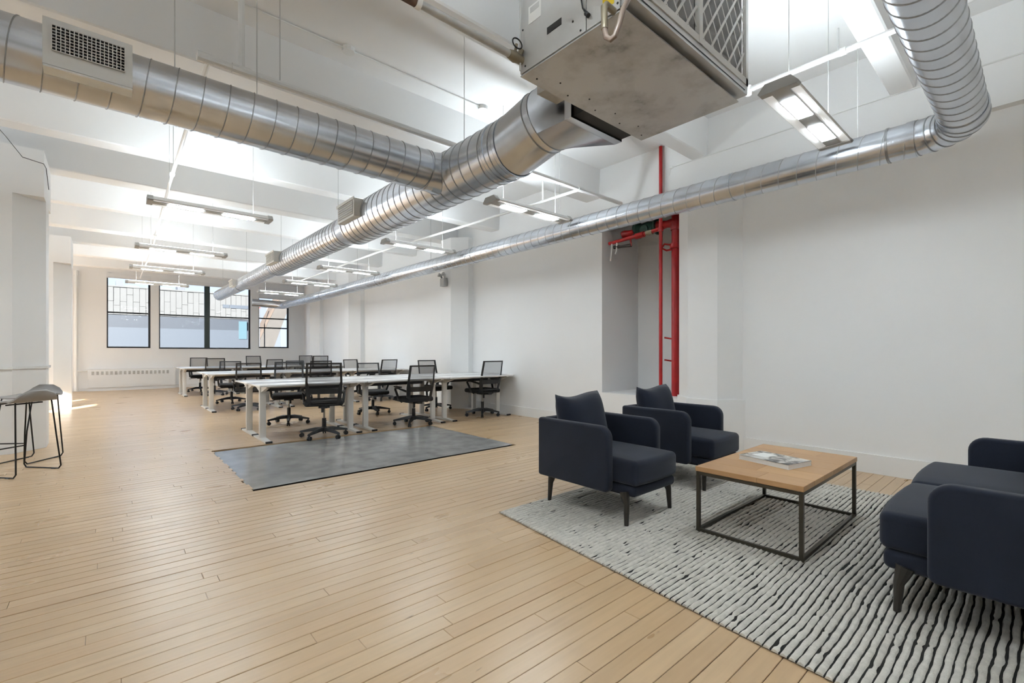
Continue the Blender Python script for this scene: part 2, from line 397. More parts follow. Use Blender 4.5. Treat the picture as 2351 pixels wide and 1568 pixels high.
# window wall
WINS = [(0.0, 1.04, 1.27, 3.50), (1.25, 3.84, 1.25, 3.45), (4.09, 5.11, 1.29, 3.45)]
g = G(); xs = XL
for (a, b, z0, z1) in WINS:
    g.box(xs, a, YF, YF + .3, 0, ZS); g.box(a, b, YF, YF + .3, 0, z0); g.box(a, b, YF, YF + .3, z1, ZS); xs = b
g.box(xs, 6.8, YF, YF + .3, 0, ZS)
tag(g.build('wall_back', M_WALL), 'white end wall with three black framed windows', kind='structure')
def window(n, a, b, z0, z1, rails, mull, label, shade):
    y0 = YF + .07; y1 = YF + .13; fw = 0.045
    g = G()
    g.box(a, b, y0, y1, z0, z0 + fw); g.box(a, b, y0, y1, z1 - fw, z1)
    g.box(a, a + fw * .7, y0, y1, z0 + fw, z1 - fw); g.box(b - fw * 1.2, b, y0, y1, z0 + fw, z1 - fw)
    w = tag(g.build('window_%d' % n, M_BLK), label, kind='structure')
    cells = [(a + fw * .7, b - fw * 1.2)]
    if mull:
        G().box(mull[0], mull[1], y0 - .02, y1, z0 + fw, z1 - fw).build('mullion', M_BLKG, w)
        cells = [(a + fw * .7, mull[0]), (mull[1], b - fw * 1.2)]
    for (c, d) in cells:
        zz = [z0 + fw] + rails + [z1 - fw]
        for i, r in enumerate(rails): G().box(c, d, y0 + .01, y1 - .005, r - .022, r + .022).build('meeting_rail', M_BLK, w)
        for i in range(len(zz) - 1):
            G().box(c, d, y0 + .028, y0 + .034, zz[i] + (.022 if i else 0), zz[i + 1] - (.022 if i < len(zz) - 2 else 0)).build('glass_pane', M_GLASS, w)
    G().box(a - .01, b + .01, YF - .03, YF + .045, z1 - shade, z1 + .02).build('roller_shade', M_SHADE, w)
    G().cyl((a, YF - .002, z1 - shade - .012), (b, YF - .002, z1 - shade - .012), .012, 8).build('shade_bottom_bar', M_SHADE, w, True)
    G().box(a - .03, b + .03, YF - .02, YF + .07, z0 - .03, z0 - .001).build('sill', M_TRIM, w)
window(1, *WINS[0], [2.35], None, 'narrow black framed window at left of end wall', .10)
window(2, *WINS[1], [2.34], (2.47, 2.62), 'wide black framed double window in end wall', .08)
window(3, *WINS[2], [2.02, 2.36], None, 'black framed window at right corner of end wall', .36)

# right wall: near stretch, riser niche, far stretch
g = G()
g.box(5.48, 5.9, YB - .3, 2.75, 0, ZS); g.box(5.9, 6.8, 2.60, 2.75, 0, ZS); g.box(6.6, 6.8, 2.75, 4.407, 0, ZS)
g.box(5.65, 6.8, 4.407, YF + .3, 0, ZS)
wr = tag(g.build('wall_right', M_WALL), 'long white right wall with riser niche', kind='structure')
G().box(5.385, 5.48, YB, 3.14, 3.12, ZS).build('spandrel_beam', M_WALL, wr)
G().box(5.62, 6.6, 2.75, 4.407, 0, 0.54).build('niche_plinth', M_WALL, wr)
G().box(5.65, 5.75, 2.75, 4.407, 3.0, ZS).build('niche_fascia', M_WALL, wr)
# left wall and wall behind the camera; far three windows added for daylight
LW = [(6.40, 7.45, 3.1), (8.0, 9.3, 2.95), (10.0, 12.5, 2.4), (12.85, 15.2, 2.4), (15.55, 18.0, 2.4)]
g = G(); ys = YB - .3
for (a, b, zt_) in LW:
    g.box(XL - .3, XL, ys, a, 0, ZS); g.box(XL - .3, XL, a, b, 0, .5); g.box(XL - .3, XL, a, b, zt_, ZS); ys = b
g.box(XL - .3, XL, ys, YF + .3, 0, ZS)
tag(g.build('wall_left', M_WALL), 'white left wall with tall windows, far three added for daylight', kind='structure')
for i, (a, b, zt_) in enumerate(LW):
    g = G(); x0 = XL - .13; x1 = XL - .07
    g.box(x0, x1, a, b, .5, .55); g.box(x0, x1, a, b, zt_ - .05, zt_); g.box(x0, x1, a, a + .05, .55, zt_ - .05); g.box(x0, x1, b - .05, b, .55, zt_ - .05)
    w = tag(g.build('window_%d' % (i + 4), M_BLK), '%s black framed window of the left wall, counted from the lounge' % ['first', 'second', 'unseen added third', 'unseen added fourth', 'unseen added fifth'][i], kind='structure')
    G().box(x0 + .01, x1 - .01, a + .05, b - .05, 1.72, 1.77).build('meeting_rail', M_BLK, w)
    for z0, z1 in ((.55, 1.72), (1.77, zt_ - .05)): G().box(x0 + .028, x0 + .034, a + .05, b - .05, z0, z1).build('glass_pane', M_GLASS, w)
tag(G().box(XL - .3, 6.8, YB - .3, YB, 0, ZS).build('wall_front', M_WALL), 'white wall behind the lounge', kind='structure')
# baseboards
tag(G().box(5.462, 5.48, YB, 2.25, 0, .178).build('baseboard_right', M_TRIM), 'tall white baseboard beside the lounge', kind='structure')
for i, (a, b) in enumerate(((4.407, 7.75), (8.5, 13.05), (13.8, 16.4))):
    tag(G().box(5.632, 5.65, a, b, 0, .16).build('trim_%d' % (i + 1), M_TRIM), 'white baseboard on far right wall', kind='structure')
tag(G().box(-.75, 5.6, YF - .018, YF, 0, .10).build('baseboard_back', M_TRIM), 'low white baseboard under end windows', kind='structure')

# octagonal columns
def octo(cx, cy, z0, z1, a=.435, g=None):
    t = a * math.tan(PI / 8); p = [(a, -t), (a, t), (t, a), (-t, a), (-a, t), (-a, -t), (-t, -a), (t, -a)]
    g = g or G(); g.prism([(cx + u, cy + v) for u, v in p], 'z', z0, z1); return g
for cy, lb in ((2.65, 'out of view beside the lounge'), (8.09, 'behind the bar stools'), (13.45, 'farther, by the end wall')):
    c = tag(octo(-.985, cy, 0, 2.95).build('column', M_WALL), 'white octagonal free-standing column ' + lb, kind='structure')
    G().box(-1.42, -.55, cy - .435, cy + .435, 2.95, ZB + .01).build('capital', M_WALL, c)
    if abs(cy - 8.09) < .1: octo(-.985, cy, .955, .985, .452).build('rail_band', M_TRIM, c)
for cy, zt, lb in ((2.65, 3.12, 'beside the red riser pipes'), (8.13, ZB, 'at the front desk row'), (13.45, ZB, 'at the middle of the far wall'), (16.85, ZB, 'nearest the end wall')):
    c = tag(octo(5.715, cy, 0, zt).build('column', M_WALL), 'white engaged octagonal column ' + lb, kind='structure')
    if cy < 3: octo(5.715, cy, 0, .60, .455).build('column_base', M_WALL, c)

# ------------------------------------------------------------------ ducts
def frame_of(d):
    d = Vector(d).normalized(); up = Vector((0, 0, 1)); u = d.cross(up).normalized(); return d, u, u.cross(d)
def duct_run(root, p0, p1, r, pitch, off, seam_mat=None, n=40, ridge=0.004, hw=0.0035):
    """round duct wall with a real helical lock seam standing proud of it"""
    p0, p1 = Vector(p0), Vector(p1); Ln = (p1 - p0).length; d, u, w = frame_of(p1 - p0)
    k = max(2, int(Ln / .5)); g = G(off)
    rows = [[p0 + d * (Ln * i / k) + (u * math.cos(2 * PI * j / n) + w * math.sin(2 * PI * j / n)) * r for j in range(n)] for i in range(k + 1)]
    g.strip(rows, True); g.build('duct_wall', M_GALV, root, True)
    g = G(off); rows = []; N_ = int(Ln / pitch * n); st = random.random()
    for i in range(N_ + 1):
        a = 2 * PI * i / n; s = pitch * i / n
        if s < hw * 2 or s > Ln - hw * 2: continue
        e_ = u * math.cos(a + st) + w * math.sin(a + st)
        rows.append([p0 + d * (s - hw) + e_ * (r - .001), p0 + d * (s - hw * .5) + e_ * (r + ridge), p0 + d * (s + hw * .5) + e_ * (r + ridge), p0 + d * (s + hw) + e_ * (r - .001)])
    if len(rows) > 2: g.strip(rows); g.build('spiral_seam', seam_mat or M_SEAM, root, False)
def band(root, c, d, r, wdt, off, m=None, name='collar', h=.006):
    d, u, w = frame_of(d); c = Vector(c); g = G(off); n = 40; rows = []
    for s, q in ((-wdt / 2, r), (-wdt / 2, r + h), (wdt / 2, r + h), (wdt / 2, r)):
        rows.append([c + d * s + (u * math.cos(2 * PI * j / n) + w * math.sin(2 * PI * j / n)) * q for j in range(n)])
    g.strip(rows, True); return g.build(name, m or M_GALV, root, True, .4)
def cone(root, c0, c1, r0, r1, off, name='reducer'):
    g = G(off); d, u, w = frame_of(Vector(c1) - Vector(c0)); n = 40
    rows = [[Vector(c) + (u * math.cos(2 * PI * j / n) + w * math.sin(2 * PI * j / n)) * q for j in range(n)] for c, q in ((c0, r0), (c1, r1))]
    g.strip(rows, True); return g.build(name, M_GALV, root, True)
def seam_loop(root, c, d, r, off, m=None, t=.005):
    return band(root, c, d, r, t, off, m or M_SEAM, 'seam_ring', .004)

# main duct from the air handler towards the windows
MX, MZ = 2.35, 2.717
o0 = Vector((MX, 2.65, MZ))
main = thing('main_duct', 'large silver spiral main duct running from air handler towards the windows', 'duct', o0)
duct_run(main, (MX, 2.66, MZ), (MX, 5.62, MZ), .224, .125, o0)
cone(main, (MX, 5.62, MZ), (MX, 5.95, MZ), .224, .178, o0)
duct_run(main, (MX, 5.95, MZ), (MX, 9.15, MZ), .178, .125, o0)
cone(main, (MX, 9.15, MZ), (MX, 9.4, MZ), .178, .14, o0)
duct_run(main, (MX, 9.4, MZ), (MX, 15.0, MZ), .14, .16, o0, M_SEAM2, 32, .0025)
g = G(o0); g.cyl((MX, 15.0, MZ), (MX, 15.01, MZ), .142, 32); g.build('end_cap', M_GALV, main)
for y_, r_ in ((2.66, .224), (2.80, .224), (5.62, .224), (5.95, .178), (9.15, .178), (9.4, .14), (12.3, .14)): band(main, (MX, y_, MZ), (0, 1, 0), r_, .03, o0)
for y_ in (2.66, 2.80): seam_loop(main, (MX, y_ + .018, MZ), (0, 1, 0), .224, o0)
# short bend up to the unit
EA, EB = Vector((MX, 2.66, MZ)), Vector((2.40, 2.40, 2.815))
# square-to-round transition
n = 40; dE = Vector((0, -1, .18)).normalized(); uu = Vector((1, 0, 0)); ww = Vector((0, .18, 1)).normalized()
circ = [EB + (uu * math.cos(2 * PI * j / n) + ww * math.sin(2 * PI * j / n)) * .224 for j in range(n)]
rx0, rx1, rz0, rz1 = 2.36, 2.93, 2.735, 3.12
def rectpt(j):
    a = 2 * PI * j / n; c, s = math.cos(a), math.sin(a); k = 1 / max(abs(c), abs(s)); c *= k; s *= k
    f = lambda t: t
    return Vector(((rx0 + rx1) / 2 + c * (rx1 - rx0) / 2, 2.16, (rz0 + rz1) / 2 + s * (rz1 - rz0) / 2))
ringA = [EA + (uu * math.cos(2 * PI * j / n) + Vector((0, 0, 1)) * math.sin(2 * PI * j / n)) * .224 for j in range(n)]
g = G(o0); g.strip([ringA, circ], True); g.build('bend_segment', M_GALV, main, True)
seam_loop(main, EB, -dE, .224, o0, t=.008)
circ2 = [p + Vector((0.012, -.05, .01)) for p in circ]
g = G(o0); g.strip([circ, circ2], True); g.build('transition_collar', M_GALV, main, True)
g = G(o0); g.strip([circ2, [rectpt(j) for j in range(n)]], True); g.build('transition', M_GALV, main, True, .35); seam_loop(main, EB + Vector((0.012, -.05, .01)), -dE, .224, o0, t=.006)
g = G(o0); g.strip([[rectpt(j) for j in range(n)], [rectpt(j) - Vector((0, .06, 0)) for j in range(n)]], True); g.build('square_collar', M_GALV, main)
G(o0).box(rx0 + .02, rx1 - .015, 1.945, 2.11, rz0 + .012, rz1 - .02).build('flexible_connector', M_BLACKHOLE, main)
G(o0).box(2.08, 2.26, 2.02, 2.14, 2.80, 2.92).build('damper_actuator', M_SILVP, main)
def side_register(y0, y1, z0, z1, x0, r):
    """box register on the duct flank, grille facing -X and a little up"""
    g = G(o0); x_b = MX - r + .04
    g.box(x0, x_b, y0, y1, z0, z1); rg = g.build('register', M_REG, main)
    G(o0).box(x0 - .004, x0, y0 + .03, y1 - .03, z0 + .025, z1 - .025).build('register_opening', M_LAMPG, rg)
    for k in range(6):
        zz = z0 + .035 + (z1 - z0 - .07) * k / 5
        G(o0).box(x0 - .010, x0 - .004, y0 + .03, y1 - .03, zz - .003, zz + .003).build('vane', M_REG, rg)
    G(o0).box(x0 - .012, x0, y0 - .015, y1 + .015, z1 - .02, z1 + .01).build('register_lip', M_REG, rg)
side_register(5.02, 5.50, 2.66, 2.86, 2.06, .224)
side_register(8.45, 8.95, 2.66, 2.84, 2.10, .178)
side_register(12.1, 12.5, 2.65, 2.80, 2.15, .14)

# branch duct crossing to the left
BY, BZ = 3.52, 2.717
o1 = Vector((0, BY, BZ))
br = thing('branch_duct', 'silver spiral branch duct with white register crossing upper left', 'duct', o1)
duct_run(br, (2.13, BY, BZ), (-4.3, BY, BZ), .168, .135, o1)
g = G(o1)   # saddle where the branch meets the main duct
rows = []
for s in range(2):
    r_ = []
    for j in range(40):
        a = 2 * PI * j / 40; yy = math.cos(a) * (.168 + .012 * s); zz = math.sin(a) * (.168 + .012 * s)
        xx = MX - math.sqrt(max(0, .226 ** 2 - zz ** 2)) - (.07 if s == 0 else 0.0)
        r_.append((xx, BY + yy, BZ + zz))
    rows.append(r_)
g.strip(rows, True); g.build('saddle_collar', M_GALV, br, True)
band(br, (2.06, BY, BZ), (1, 0, 0), .168, .012, o1)
rg = G(o1); rg.prism([(3.325, 2.612), (3.325, 2.85), (3.40, 2.875), (3.40, 2.59)], 'x', -.245, .108)
rg = rg.build('register', M_REG, br)
gx0, gx1, gz0, gz1 = -.211, .075, 2.686, 2.815
G(o1).box(gx0, gx1, 3.319, 3.3245, gz0, gz1).build('register_opening', M_REGD, rg)
for k in range(18):
    xx = gx0 + (gx1 - gx0) * k / 17; G(o1).box(xx - .0019, xx + .0019, 3.308, 3.319, gz0, gz1).build('vane', M_REG, rg)
for k in range(9):
    zz = gz0 + (gz1 - gz0) * k / 8; G(o1).box(gx0, gx1, 3.311, 3.319, zz - .0016, zz + .0016).build('vane', M_REG, rg)
G(o1).box(-.243, .106, 3.318, 3.335, 2.596, 2.606).build('register_lip', M_REG, rg)

# slim duct along the right wall, turning over the lounge
RX, RZ, RR = 4.60, 2.757, .128
o2 = Vector((RX, .6, RZ))
rd = thing('wall_duct', 'slim silver spiral duct along right wall with elbow above lounge', 'duct', o2)
duct_run(rd, (RX, .62, RZ), (RX, 17.0, RZ), RR, .145, o2, M_SEAM2, 32, .003)
NY = .36
duct_run(rd, (RX - .16, NY, RZ), (-3.5, NY, RZ), .124, .118, o2, M_SEAM, 36, .003)
ec = Vector((RX - .16, .62 - .02, RZ)); arc = []
gE = G(o2); P = []
for k in range(6):
    a = PI / 2 * k / 5
    P.append(Vector((RX - .24 + .24 * math.cos(a), NY + .24 - .24 * math.sin(a) + .02 * (1 - k / 5), RZ)))
P = [Vector((RX, .63, RZ))] + P + [Vector((RX - .30, NY, RZ))]
gE.tube(P, RR, 36, False); gE.build('elbow', M_GALV, rd, True, .3)
for k in range(1, len(P) - 1):
    t = (P[k + 1] - P[k - 1]).normalized(); seam_loop(rd, P[k], t, RR, o2)
band(rd, (RX, .66, RZ), (0, 1, 0), RR, .05, o2); band(rd, (RX - .33, NY, RZ), (1, 0, 0), RR - .002, .06, o2)
band(rd, (RX, .80, RZ), (0, 1, 0), RR, .015, o2, M_SEAM)
# far end bends into a flat boot above the corner window
g = G(o2); g.tube([(RX, 16.98, RZ), (RX - .05, 17.2, RZ), (RX - .25, 17.4, RZ + .02), (RX - .6, 17.55, RZ + .05), (RX - .9, 17.6, RZ + .06)], RR, 24, True); g.build('end_elbow', M_GALV, rd, True)
for y_ in (2.0, 6.2, 9.8, 13.4): band(rd, (RX, y_, RZ), (0, 1, 0), RR, .03, o2)
# hangers belong to each duct
def hanger(root, p, off, z1=ZS, r=.0035):
    G(off).cyl(p, (p[0], p[1], z1), r, 6).build('hanger_rod', M_CABLE, root)
for y_ in (3.3, 6.2, 8.9, 11.6, 14.4): hanger(main, (MX - .02, y_, MZ + (.22 if y_ < 5.6 else .17 if y_ < 9 else .135)), o0)
for x_ in (.32, .78, -1.2): hanger(br, (x_, BY + .05, BZ + .155), o1)
for y_ in (1.0, 4.3, 7.6, 11.0): hanger(rd, (RX, y_, RZ + RR - .005), o2)

# ------------------------------------------------------------------ air handling unit
AX0, AX1, AY0, AY1, AZ0, AZ1 = 1.76, 2.955, 1.25, 1.945, 2.70, 3.38
oA = Vector(((AX0 + AX1) / 2, (AY0 + AY1) / 2, AZ0))
ahu = thing('air_handler', 'large grey sheet metal air handling unit hung from ceiling with filter', 'air handler', oA)
G(oA).box(AX0 + .004, AX1 - .004, AY0 + .05, AY1 - .003, AZ0 + .006, AZ1).build('casing', M_SHEET, ahu)
G(oA).box(AX0, AX1, AY0, AY1, AZ0, AZ0 + .006).build('bottom_panel', M_AHUB, ahu)
pl = G(oA).box(AX0 - .004, AX0 + .002, 1.468, AY1 - .004, AZ0 + .012, AZ1 - .01).build('side_panel', M_SHEET, ahu)
G(oA).box(AX0 - .004, AX0 + .002, AY0 + .02, 1.462, AZ0 + .012, AZ1 - .01).build('side_panel', M_SHEET, ahu)
G(oA).box(AX0 - .0055, AX0 - .004, 1.628, 1.731, 2.828, 2.864).build('slot', M_BLACKHOLE, pl)
G(oA).box(AX0 - .0055, AX0 - .004, 1.777, 1.873, 2.955, 3.05).build('label_plate', M_PAPER, pl)
G(oA).box(AX0 - .0065, AX0 - .0055, 1.79, 1.86, 3.01, 3.04).build('label_window', M_SHEET, pl)
G(oA).box(AX0 - .0055, AX0 - .004, 1.30, 1.365, 2.752, 2.81).build('warning_sticker', M_YEL, ahu)
for (y_, z_) in ((1.28, 2.74), (1.5, 2.73), (1.55, 2.80), (1.9, 2.74), (1.56, 2.93), (1.92, 2.95), (1.48, 2.96)):
    G(oA).cyl((AX0 - .007, y_, z_), (AX0 + .002, y_, z_), .005, 8).build('screw', M_BLACKHOLE, ahu)
for k in range(9):
    G(oA).cyl((AX0 + .08 + .13 * k, AY1 - .05 - .06 * (k % 2), AZ0 - .003), (AX0 + .08 + .13 * k, AY1 - .05 - .06 * (k % 2), AZ0 + .002), .005, 8).build('screw', M_BLACKHOLE, ahu)
# condensate trap on the side
hz = [(1.765, 1.302, 2.715), (1.70, 1.302, 2.717), (1.685, 1.302, 2.70), (1.685, 1.30, 2.60), (1.686, 1.292, 2.56), (1.69, 1.27, 2.54), (1.695, 1.25, 2.548), (1.70, 1.228, 2.60), (1.715, 1.222, 2.66), (1.745, 1.213, 2.72), (1.755, 1.195, 2.80), (1.76, 1.18, 2.92)]
G(oA).tube(hz, .0125, 12).build('drain_hose', M_HOSE, ahu, True)
G(oA).tube(hz[:4], .0155, 12).build('drain_elbow', M_BRASS, ahu, True)
G(oA).tube([(AX0 - .006, 1.51, 3.2), (AX0 - .012, 1.495, 2.90), (AX0 - .012, 1.48, 2.825), (AX0 - .012, 1.455, 2.785)], .004, 8).build('sensor_cable', M_BLACKHOLE, ahu, True)
G(oA).cyl((AX0 - .014, 1.458, 2.787), (AX0 - .014, 1.443, 2.768), .011, 10).build('cable_grommet', M_BLACKHOLE, ahu)
# filter rack on the return side
FY = AY0
rack = G(oA).box(AX0 + .01, AX1 + .015, FY - .045, FY + .03, AZ0 + .03, AZ0 + .085).build('filter_rack', M_SHEET, ahu)
G(oA).box(AX0 + .05, AX1 - .02, FY - .047, FY - .044, AZ0 + .047, AZ0 + .052).build('rack_slot', M_BLACKHOLE, rack)
fx0, fx1, fz0, fz1 = AX0 + .02, AX1 + .02, AZ0 + .085, AZ1 - .02
filt = G(oA); filt.box(fx0, fx1, FY - .05, FY - .028, fz0, fz0 + .040); filt.box(fx0, fx1, FY - .05, FY - .028, fz1 - .028, fz1)
filt.box(fx0, fx0 + .028, FY - .05, FY - .028, fz0, fz1); filt.box(fx1 - .028, fx1, FY - .05, FY - .028, fz0, fz1)
filt.box((fx0 + fx1) / 2 - .018, (fx0 + fx1) / 2 + .018, FY - .052, FY - .026, fz0, fz1)
filt = filt.build('filter_frame', M_FILTW, ahu)
g = G(oA); rows = [[], []]
np_ = 54
for k in range(np_ + 1):
    xx = fx0 + .028 + (fx1 - fx0 - .056) * k / np_; yy = FY - .022 + (.028 if k % 2 else 0)
    rows[0].append((xx, yy, fz0 + .028)); rows[1].append((xx, yy, fz1 - .028))
g.strip(rows); tag(g.build('pleated_media', M_FILT, filt), kind='stuff')
def straps(xa, xb):
    w_, h_ = xb - xa, fz1 - fz0 - .056; z0_ = fz0 + .028; stp = .105
    for sgn in (1, -1):
        k = -int(h_ / stp) - 1
        while k * stp < w_ + h_:
            pts = []
            for t in range(41):
                z_ = h_ * t / 40; x_ = k * stp + sgn * z_ * .75 + (0 if sgn > 0 else h_ * .75)
                if 0 <= x_ <= w_: pts.append((xa + x_, FY - .036 - .004 * (sgn > 0), z0_ + z_))
            if len(pts) > 2:
                a, b = pts[0], pts[-1]; wv = .0095 if sgn > 0 else .005
                g = G(oA); g.add([(a[0] - wv, a[1], a[2]), (a[0] + wv, a[1], a[2]), (b[0] + wv, b[1], b[2]), (b[0] - wv, b[1], b[2]),
                                  (a[0] - wv, a[1] + .003, a[2]), (a[0] + wv, a[1] + .003, a[2]), (b[0] + wv, b[1] + .003, b[2]), (b[0] - wv, b[1] + .003, b[2])],
                                 [(0, 1, 2, 3), (7, 6, 5, 4), (0, 4, 5, 1), (1, 5, 6, 2), (2, 6, 7, 3), (3, 7, 4, 0)])
                g.build('strap', M_FILTW, filt)
            k += 1
straps(fx0 + .028, (fx0 + fx1) / 2 - .018); straps((fx0 + fx1) / 2 + .018, fx1 - .028)
for (x_, y_) in ((AX0 - .02, AY1 - .02), (AX1 + .03, AY1 - .1), (AX0 - .02, AY0 + .1), (AX1 + .05, AY0 + .12)):
    G(oA).cyl((x_, y_, AZ0 + (.02 if y_ > 1.9 else .25)), (x_, y_, ZS), .005, 8).build('hanger_rod', M_CABLE, ahu)
G(oA).box(AX1, AX1 + .06, AY0 + .10, AY0 + .14, AZ0 + .25, AZ0 + .28).build('hanger_bracket', M_SHEET, ahu)
# chilled-water pipe into the unit
oP = Vector((1.0, 1.93, 2.78))
cp = thing('supply_pipe', 'long grey pipe with brown insulated end feeding air handler', 'pipe', oP)
G(oP).tube([(-.8, 1.93, 2.785), (1.10, 1.93, 2.785)], .024, 14).build('insulation', M_BROWN, cp, True)
G(oP).tube([(1.10, 1.93, 2.785), (1.745, 1.93, 2.785)], .019, 14).build('pipe_body', M_SILVP, cp, True)
G(oP).cyl((1.085, 1.93, 2.785), (1.11, 1.93, 2.785), .028, 14).build('insulation_band', M_PAPER, cp, True)
G(oP).tube([(1.66, 1.93, 2.785), (1.70, 1.93, 2.785), (1.72, 1.93, 2.785), (1.758, 1.93, 2.785)], .024, 12, True, [.022, .031, .026, .024]).build('union_nut', M_BRASS, cp, True)
vw = [(1.70 + .034 * math.cos(2 * PI * k / 20), 1.905, 2.845 + .026 * math.sin(2 * PI * k / 20)) for k in range(21)]
G(oP).tube(vw, .004, 6).build('valve_handle', M_BLACKHOLE, cp, True)
G(oP).cyl((1.70, 1.93, 2.79), (1.70, 1.91, 2.845), .008, 8).build('valve_stem', M_BRASS, cp)
G(oP).cyl((1.735, 1.93, 2.80), (1.745, 1.92, 2.835), .016, 10).build('valve_body', M_BRASS, cp)

# ------------------------------------------------------------------ pendant lights
def pendant(x0, y, z, label, first=[None]):
    if first[0] is None:
        Lh = .62
        t = thing('pendant_light', label, 'light', (x0 + Lh, y, z), 0, 'linear pendant lights')
        prof = [(-.115, .004), (-.108, -.004), (-.085, .014), (-.052, .006), (-.048, -.002), (.048, -.002), (.052, .006), (.085, .014), (.108, -.004), (.115, .004), (.07, .05), (-.07, .05)]
        g = G(); g.prism([(p[0], p[1]) for p in prof], 'x', -Lh + .05, Lh - .05); g.build('housing', M_LAMPW, t)
        for s in (-1, 1):
            g = G(); g.prism([(-.118, .004), (-.108, -.010), (.108, -.010), (.118, .004), (.075, .055), (-.075, .055)], 'x', s * Lh, s * (Lh - .052)); g.build('end_cap', M_LAMPG, t)
            g = G(); g.box(min(s * .10, s * .43), max(s * .10, s * .43), -.044, .044, -.010, -.0062); g.build('lens', M_LENS, t)
            g = G(); g.add([(-Lh + .055, s * .054, .000), (Lh - .055, s * .054, .000), (Lh - .055, s * .106, -.006), (-Lh + .055, s * .106, -.006), (-Lh + .055, s * .054, .004), (Lh - .055, s * .054, .004), (Lh - .055, s * .106, -.002), (-Lh + .055, s * .106, -.002)],
                           [(0, 1, 2, 3), (7, 6, 5, 4), (0, 4, 5, 1), (1, 5, 6, 2), (2, 6, 7, 3), (3, 7, 4, 0)]); g.build('glowing_side_wing', M_GLOW, t)
            G().cyl((s * .42, 0, .05), (s * .42, 0, ZS - z), .0025, 6).build('suspension_wire', M_CABLE, t)
        G().box(-.565, .565, -.050, .050, -.006, -.002).build('centre_plate', M_LAMPG, t)
        G().box(-Lh + .06, Lh - .06, -.055, .055, .051, .054).build('uplight_lens', M_LENSUP, t)
        first[0] = t; return t
    t = copy_tree(first[0]); t.location = (x0 + .62, y, z); t['label'] = label; return t
M_GLOW = mat('wing_painted_glow', (0.85, 0.85, 0.83), 0.5, emit=((0.95, 1.0, 1.03), 0.25))  # white reflector wings; faint emission stands in for lamp light falling on them
pendant(3.16, 1.10, 2.80, 'near white linear pendant light beside the air handler filter')
for x0, y_, lb in ((3.16, 4.0, 'white linear pendant above the wall duct, nearest the red riser'), (3.14, 6.54, 'white linear pendant right of main duct, over the front desks'),
                   (3.14, 9.4, 'white linear pendant right of main duct, third from the lounge'), (3.14, 11.8, 'small far linear pendant right of the main duct'),
                   (.33, 6.456, 'large linear pendant left of main duct, nearest'), (.33, 9.36, 'linear pendant left of main duct, middle of three'),
                   (.33, 11.75, 'linear pendant left of main duct, above the end windows'),
                   (.33, 1.1, 'linear pendant above the camera'), (3.16, -1.8, 'linear pendant over the sofa, out of view'), (.33, -1.8, 'linear pendant behind the camera'),
                   (-3.4, 1.1, 'unseen linear pendant added to light left bay, first'), (-3.4, 4.0, 'unseen linear pendant added to light left bay, second'), (-3.4, 6.5, 'unseen linear pendant added to light left bay, third'),  # left-bay row is unseen, put in to light that bay
                   (-3.4, 9.4, 'unseen linear pendant added to light left bay, fourth'), (-3.4, 11.8, 'unseen linear pendant added to light left bay, fifth'), (-3.4, -1.8, 'unseen linear pendant added to light left bay behind camera'), (-3.4, 14.3, 'unseen linear pendant added to light left bay, sixth'), (-3.4, 16.7, 'unseen linear pendant added in left bay to brighten end wall'), (.33, 14.3, 'linear pendant hanging directly before the left end window'), (3.14, 14.3, 'farthest linear pendant, by the corner window')):  # last left-bay pendants, hidden by columns, added to brighten the far end
    pendant(x0, y_, 2.80, lb)

# ------------------------------------------------------------------ pipes, conduits and fittings on the ceiling
def pipe(name, label, pts, r, m=M_PIPEW, cat='pipe', n=10, fit=(), drops=()):
    o = Vector(pts[0]); t = thing(name, label, cat, o)
    G(o).tube(pts, r, n).build('pipe_body', m, t, True)
    for (p, d, w_, k) in fit:
        p = Vector(p); d = Vector(d).normalized(); G(o).cyl(p - d * w_, p + d * w_, r * k, n).build('coupling', m, t, True)
    for (p, z1, r2) in drops: G(o).cyl(p, (p[0], p[1], z1), r2, 8).build('hanger_rod', m if r2 > .008 else M_CABLE, t, True)
    return t
SZ, SY = 3.2, 3.85
pipe('sprinkler_pipe', 'long white sprinkler pipe crossing ceiling above the branch duct', [(.50, SY, SZ), (5.36, SY, SZ)], .026, fit=(((.52, SY, SZ), (1, 0, 0), .05, 1.35), ((.74, SY, SZ), (1, 0, 0), .06, 1.3), ((4.5, SY, SZ), (1, 0, 0), .05, 1.3)),
     drops=(((.74, SY, SZ), ZS, .022), ((1.0, SY, SZ), ZS, .004), ((3.6, SY, SZ), ZS, .012)))
pipe('sprinkler_pipe', 'white sprinkler pipe running towards windows over the left pendants', [(.54, SY, SZ), (.57, 6.6, SZ), (.62, 9.0, SZ), (.68, 11.6, SZ), (.7, 16.5, SZ)], .017, fit=(((.57, 6.6, SZ), (0, 1, 0), .05, 1.5), ((.64, 10.2, SZ), (0, 1, 0), .05, 1.5)), drops=(((.57, 6.5, SZ), ZS, .004),))
pipe('sprinkler_pipe', 'white sprinkler pipe beyond the main duct over the right pendants', [(4.5, SY, SZ), (4.4, 6.0, SZ), (4.2, 9.0, SZ), (4.2, 14.6, SZ)], .018, drops=(((4.48, 4.5, SZ), ZS, .012),))
pipe('sprinkler_pipe', 'white sprinkler pipe with capped end above near pendant light', [(3.97, 1.62, 3.3), (3.97, -.9, 3.3)], .020, fit=(((3.97, 1.60, 3.295), (0, 0, 1), .035, 1.3), ((3.97, .95, 3.3), (0, 1, 0), .02, 1.3)), drops=(((3.97, .98, 3.3), 3.48, .008),))
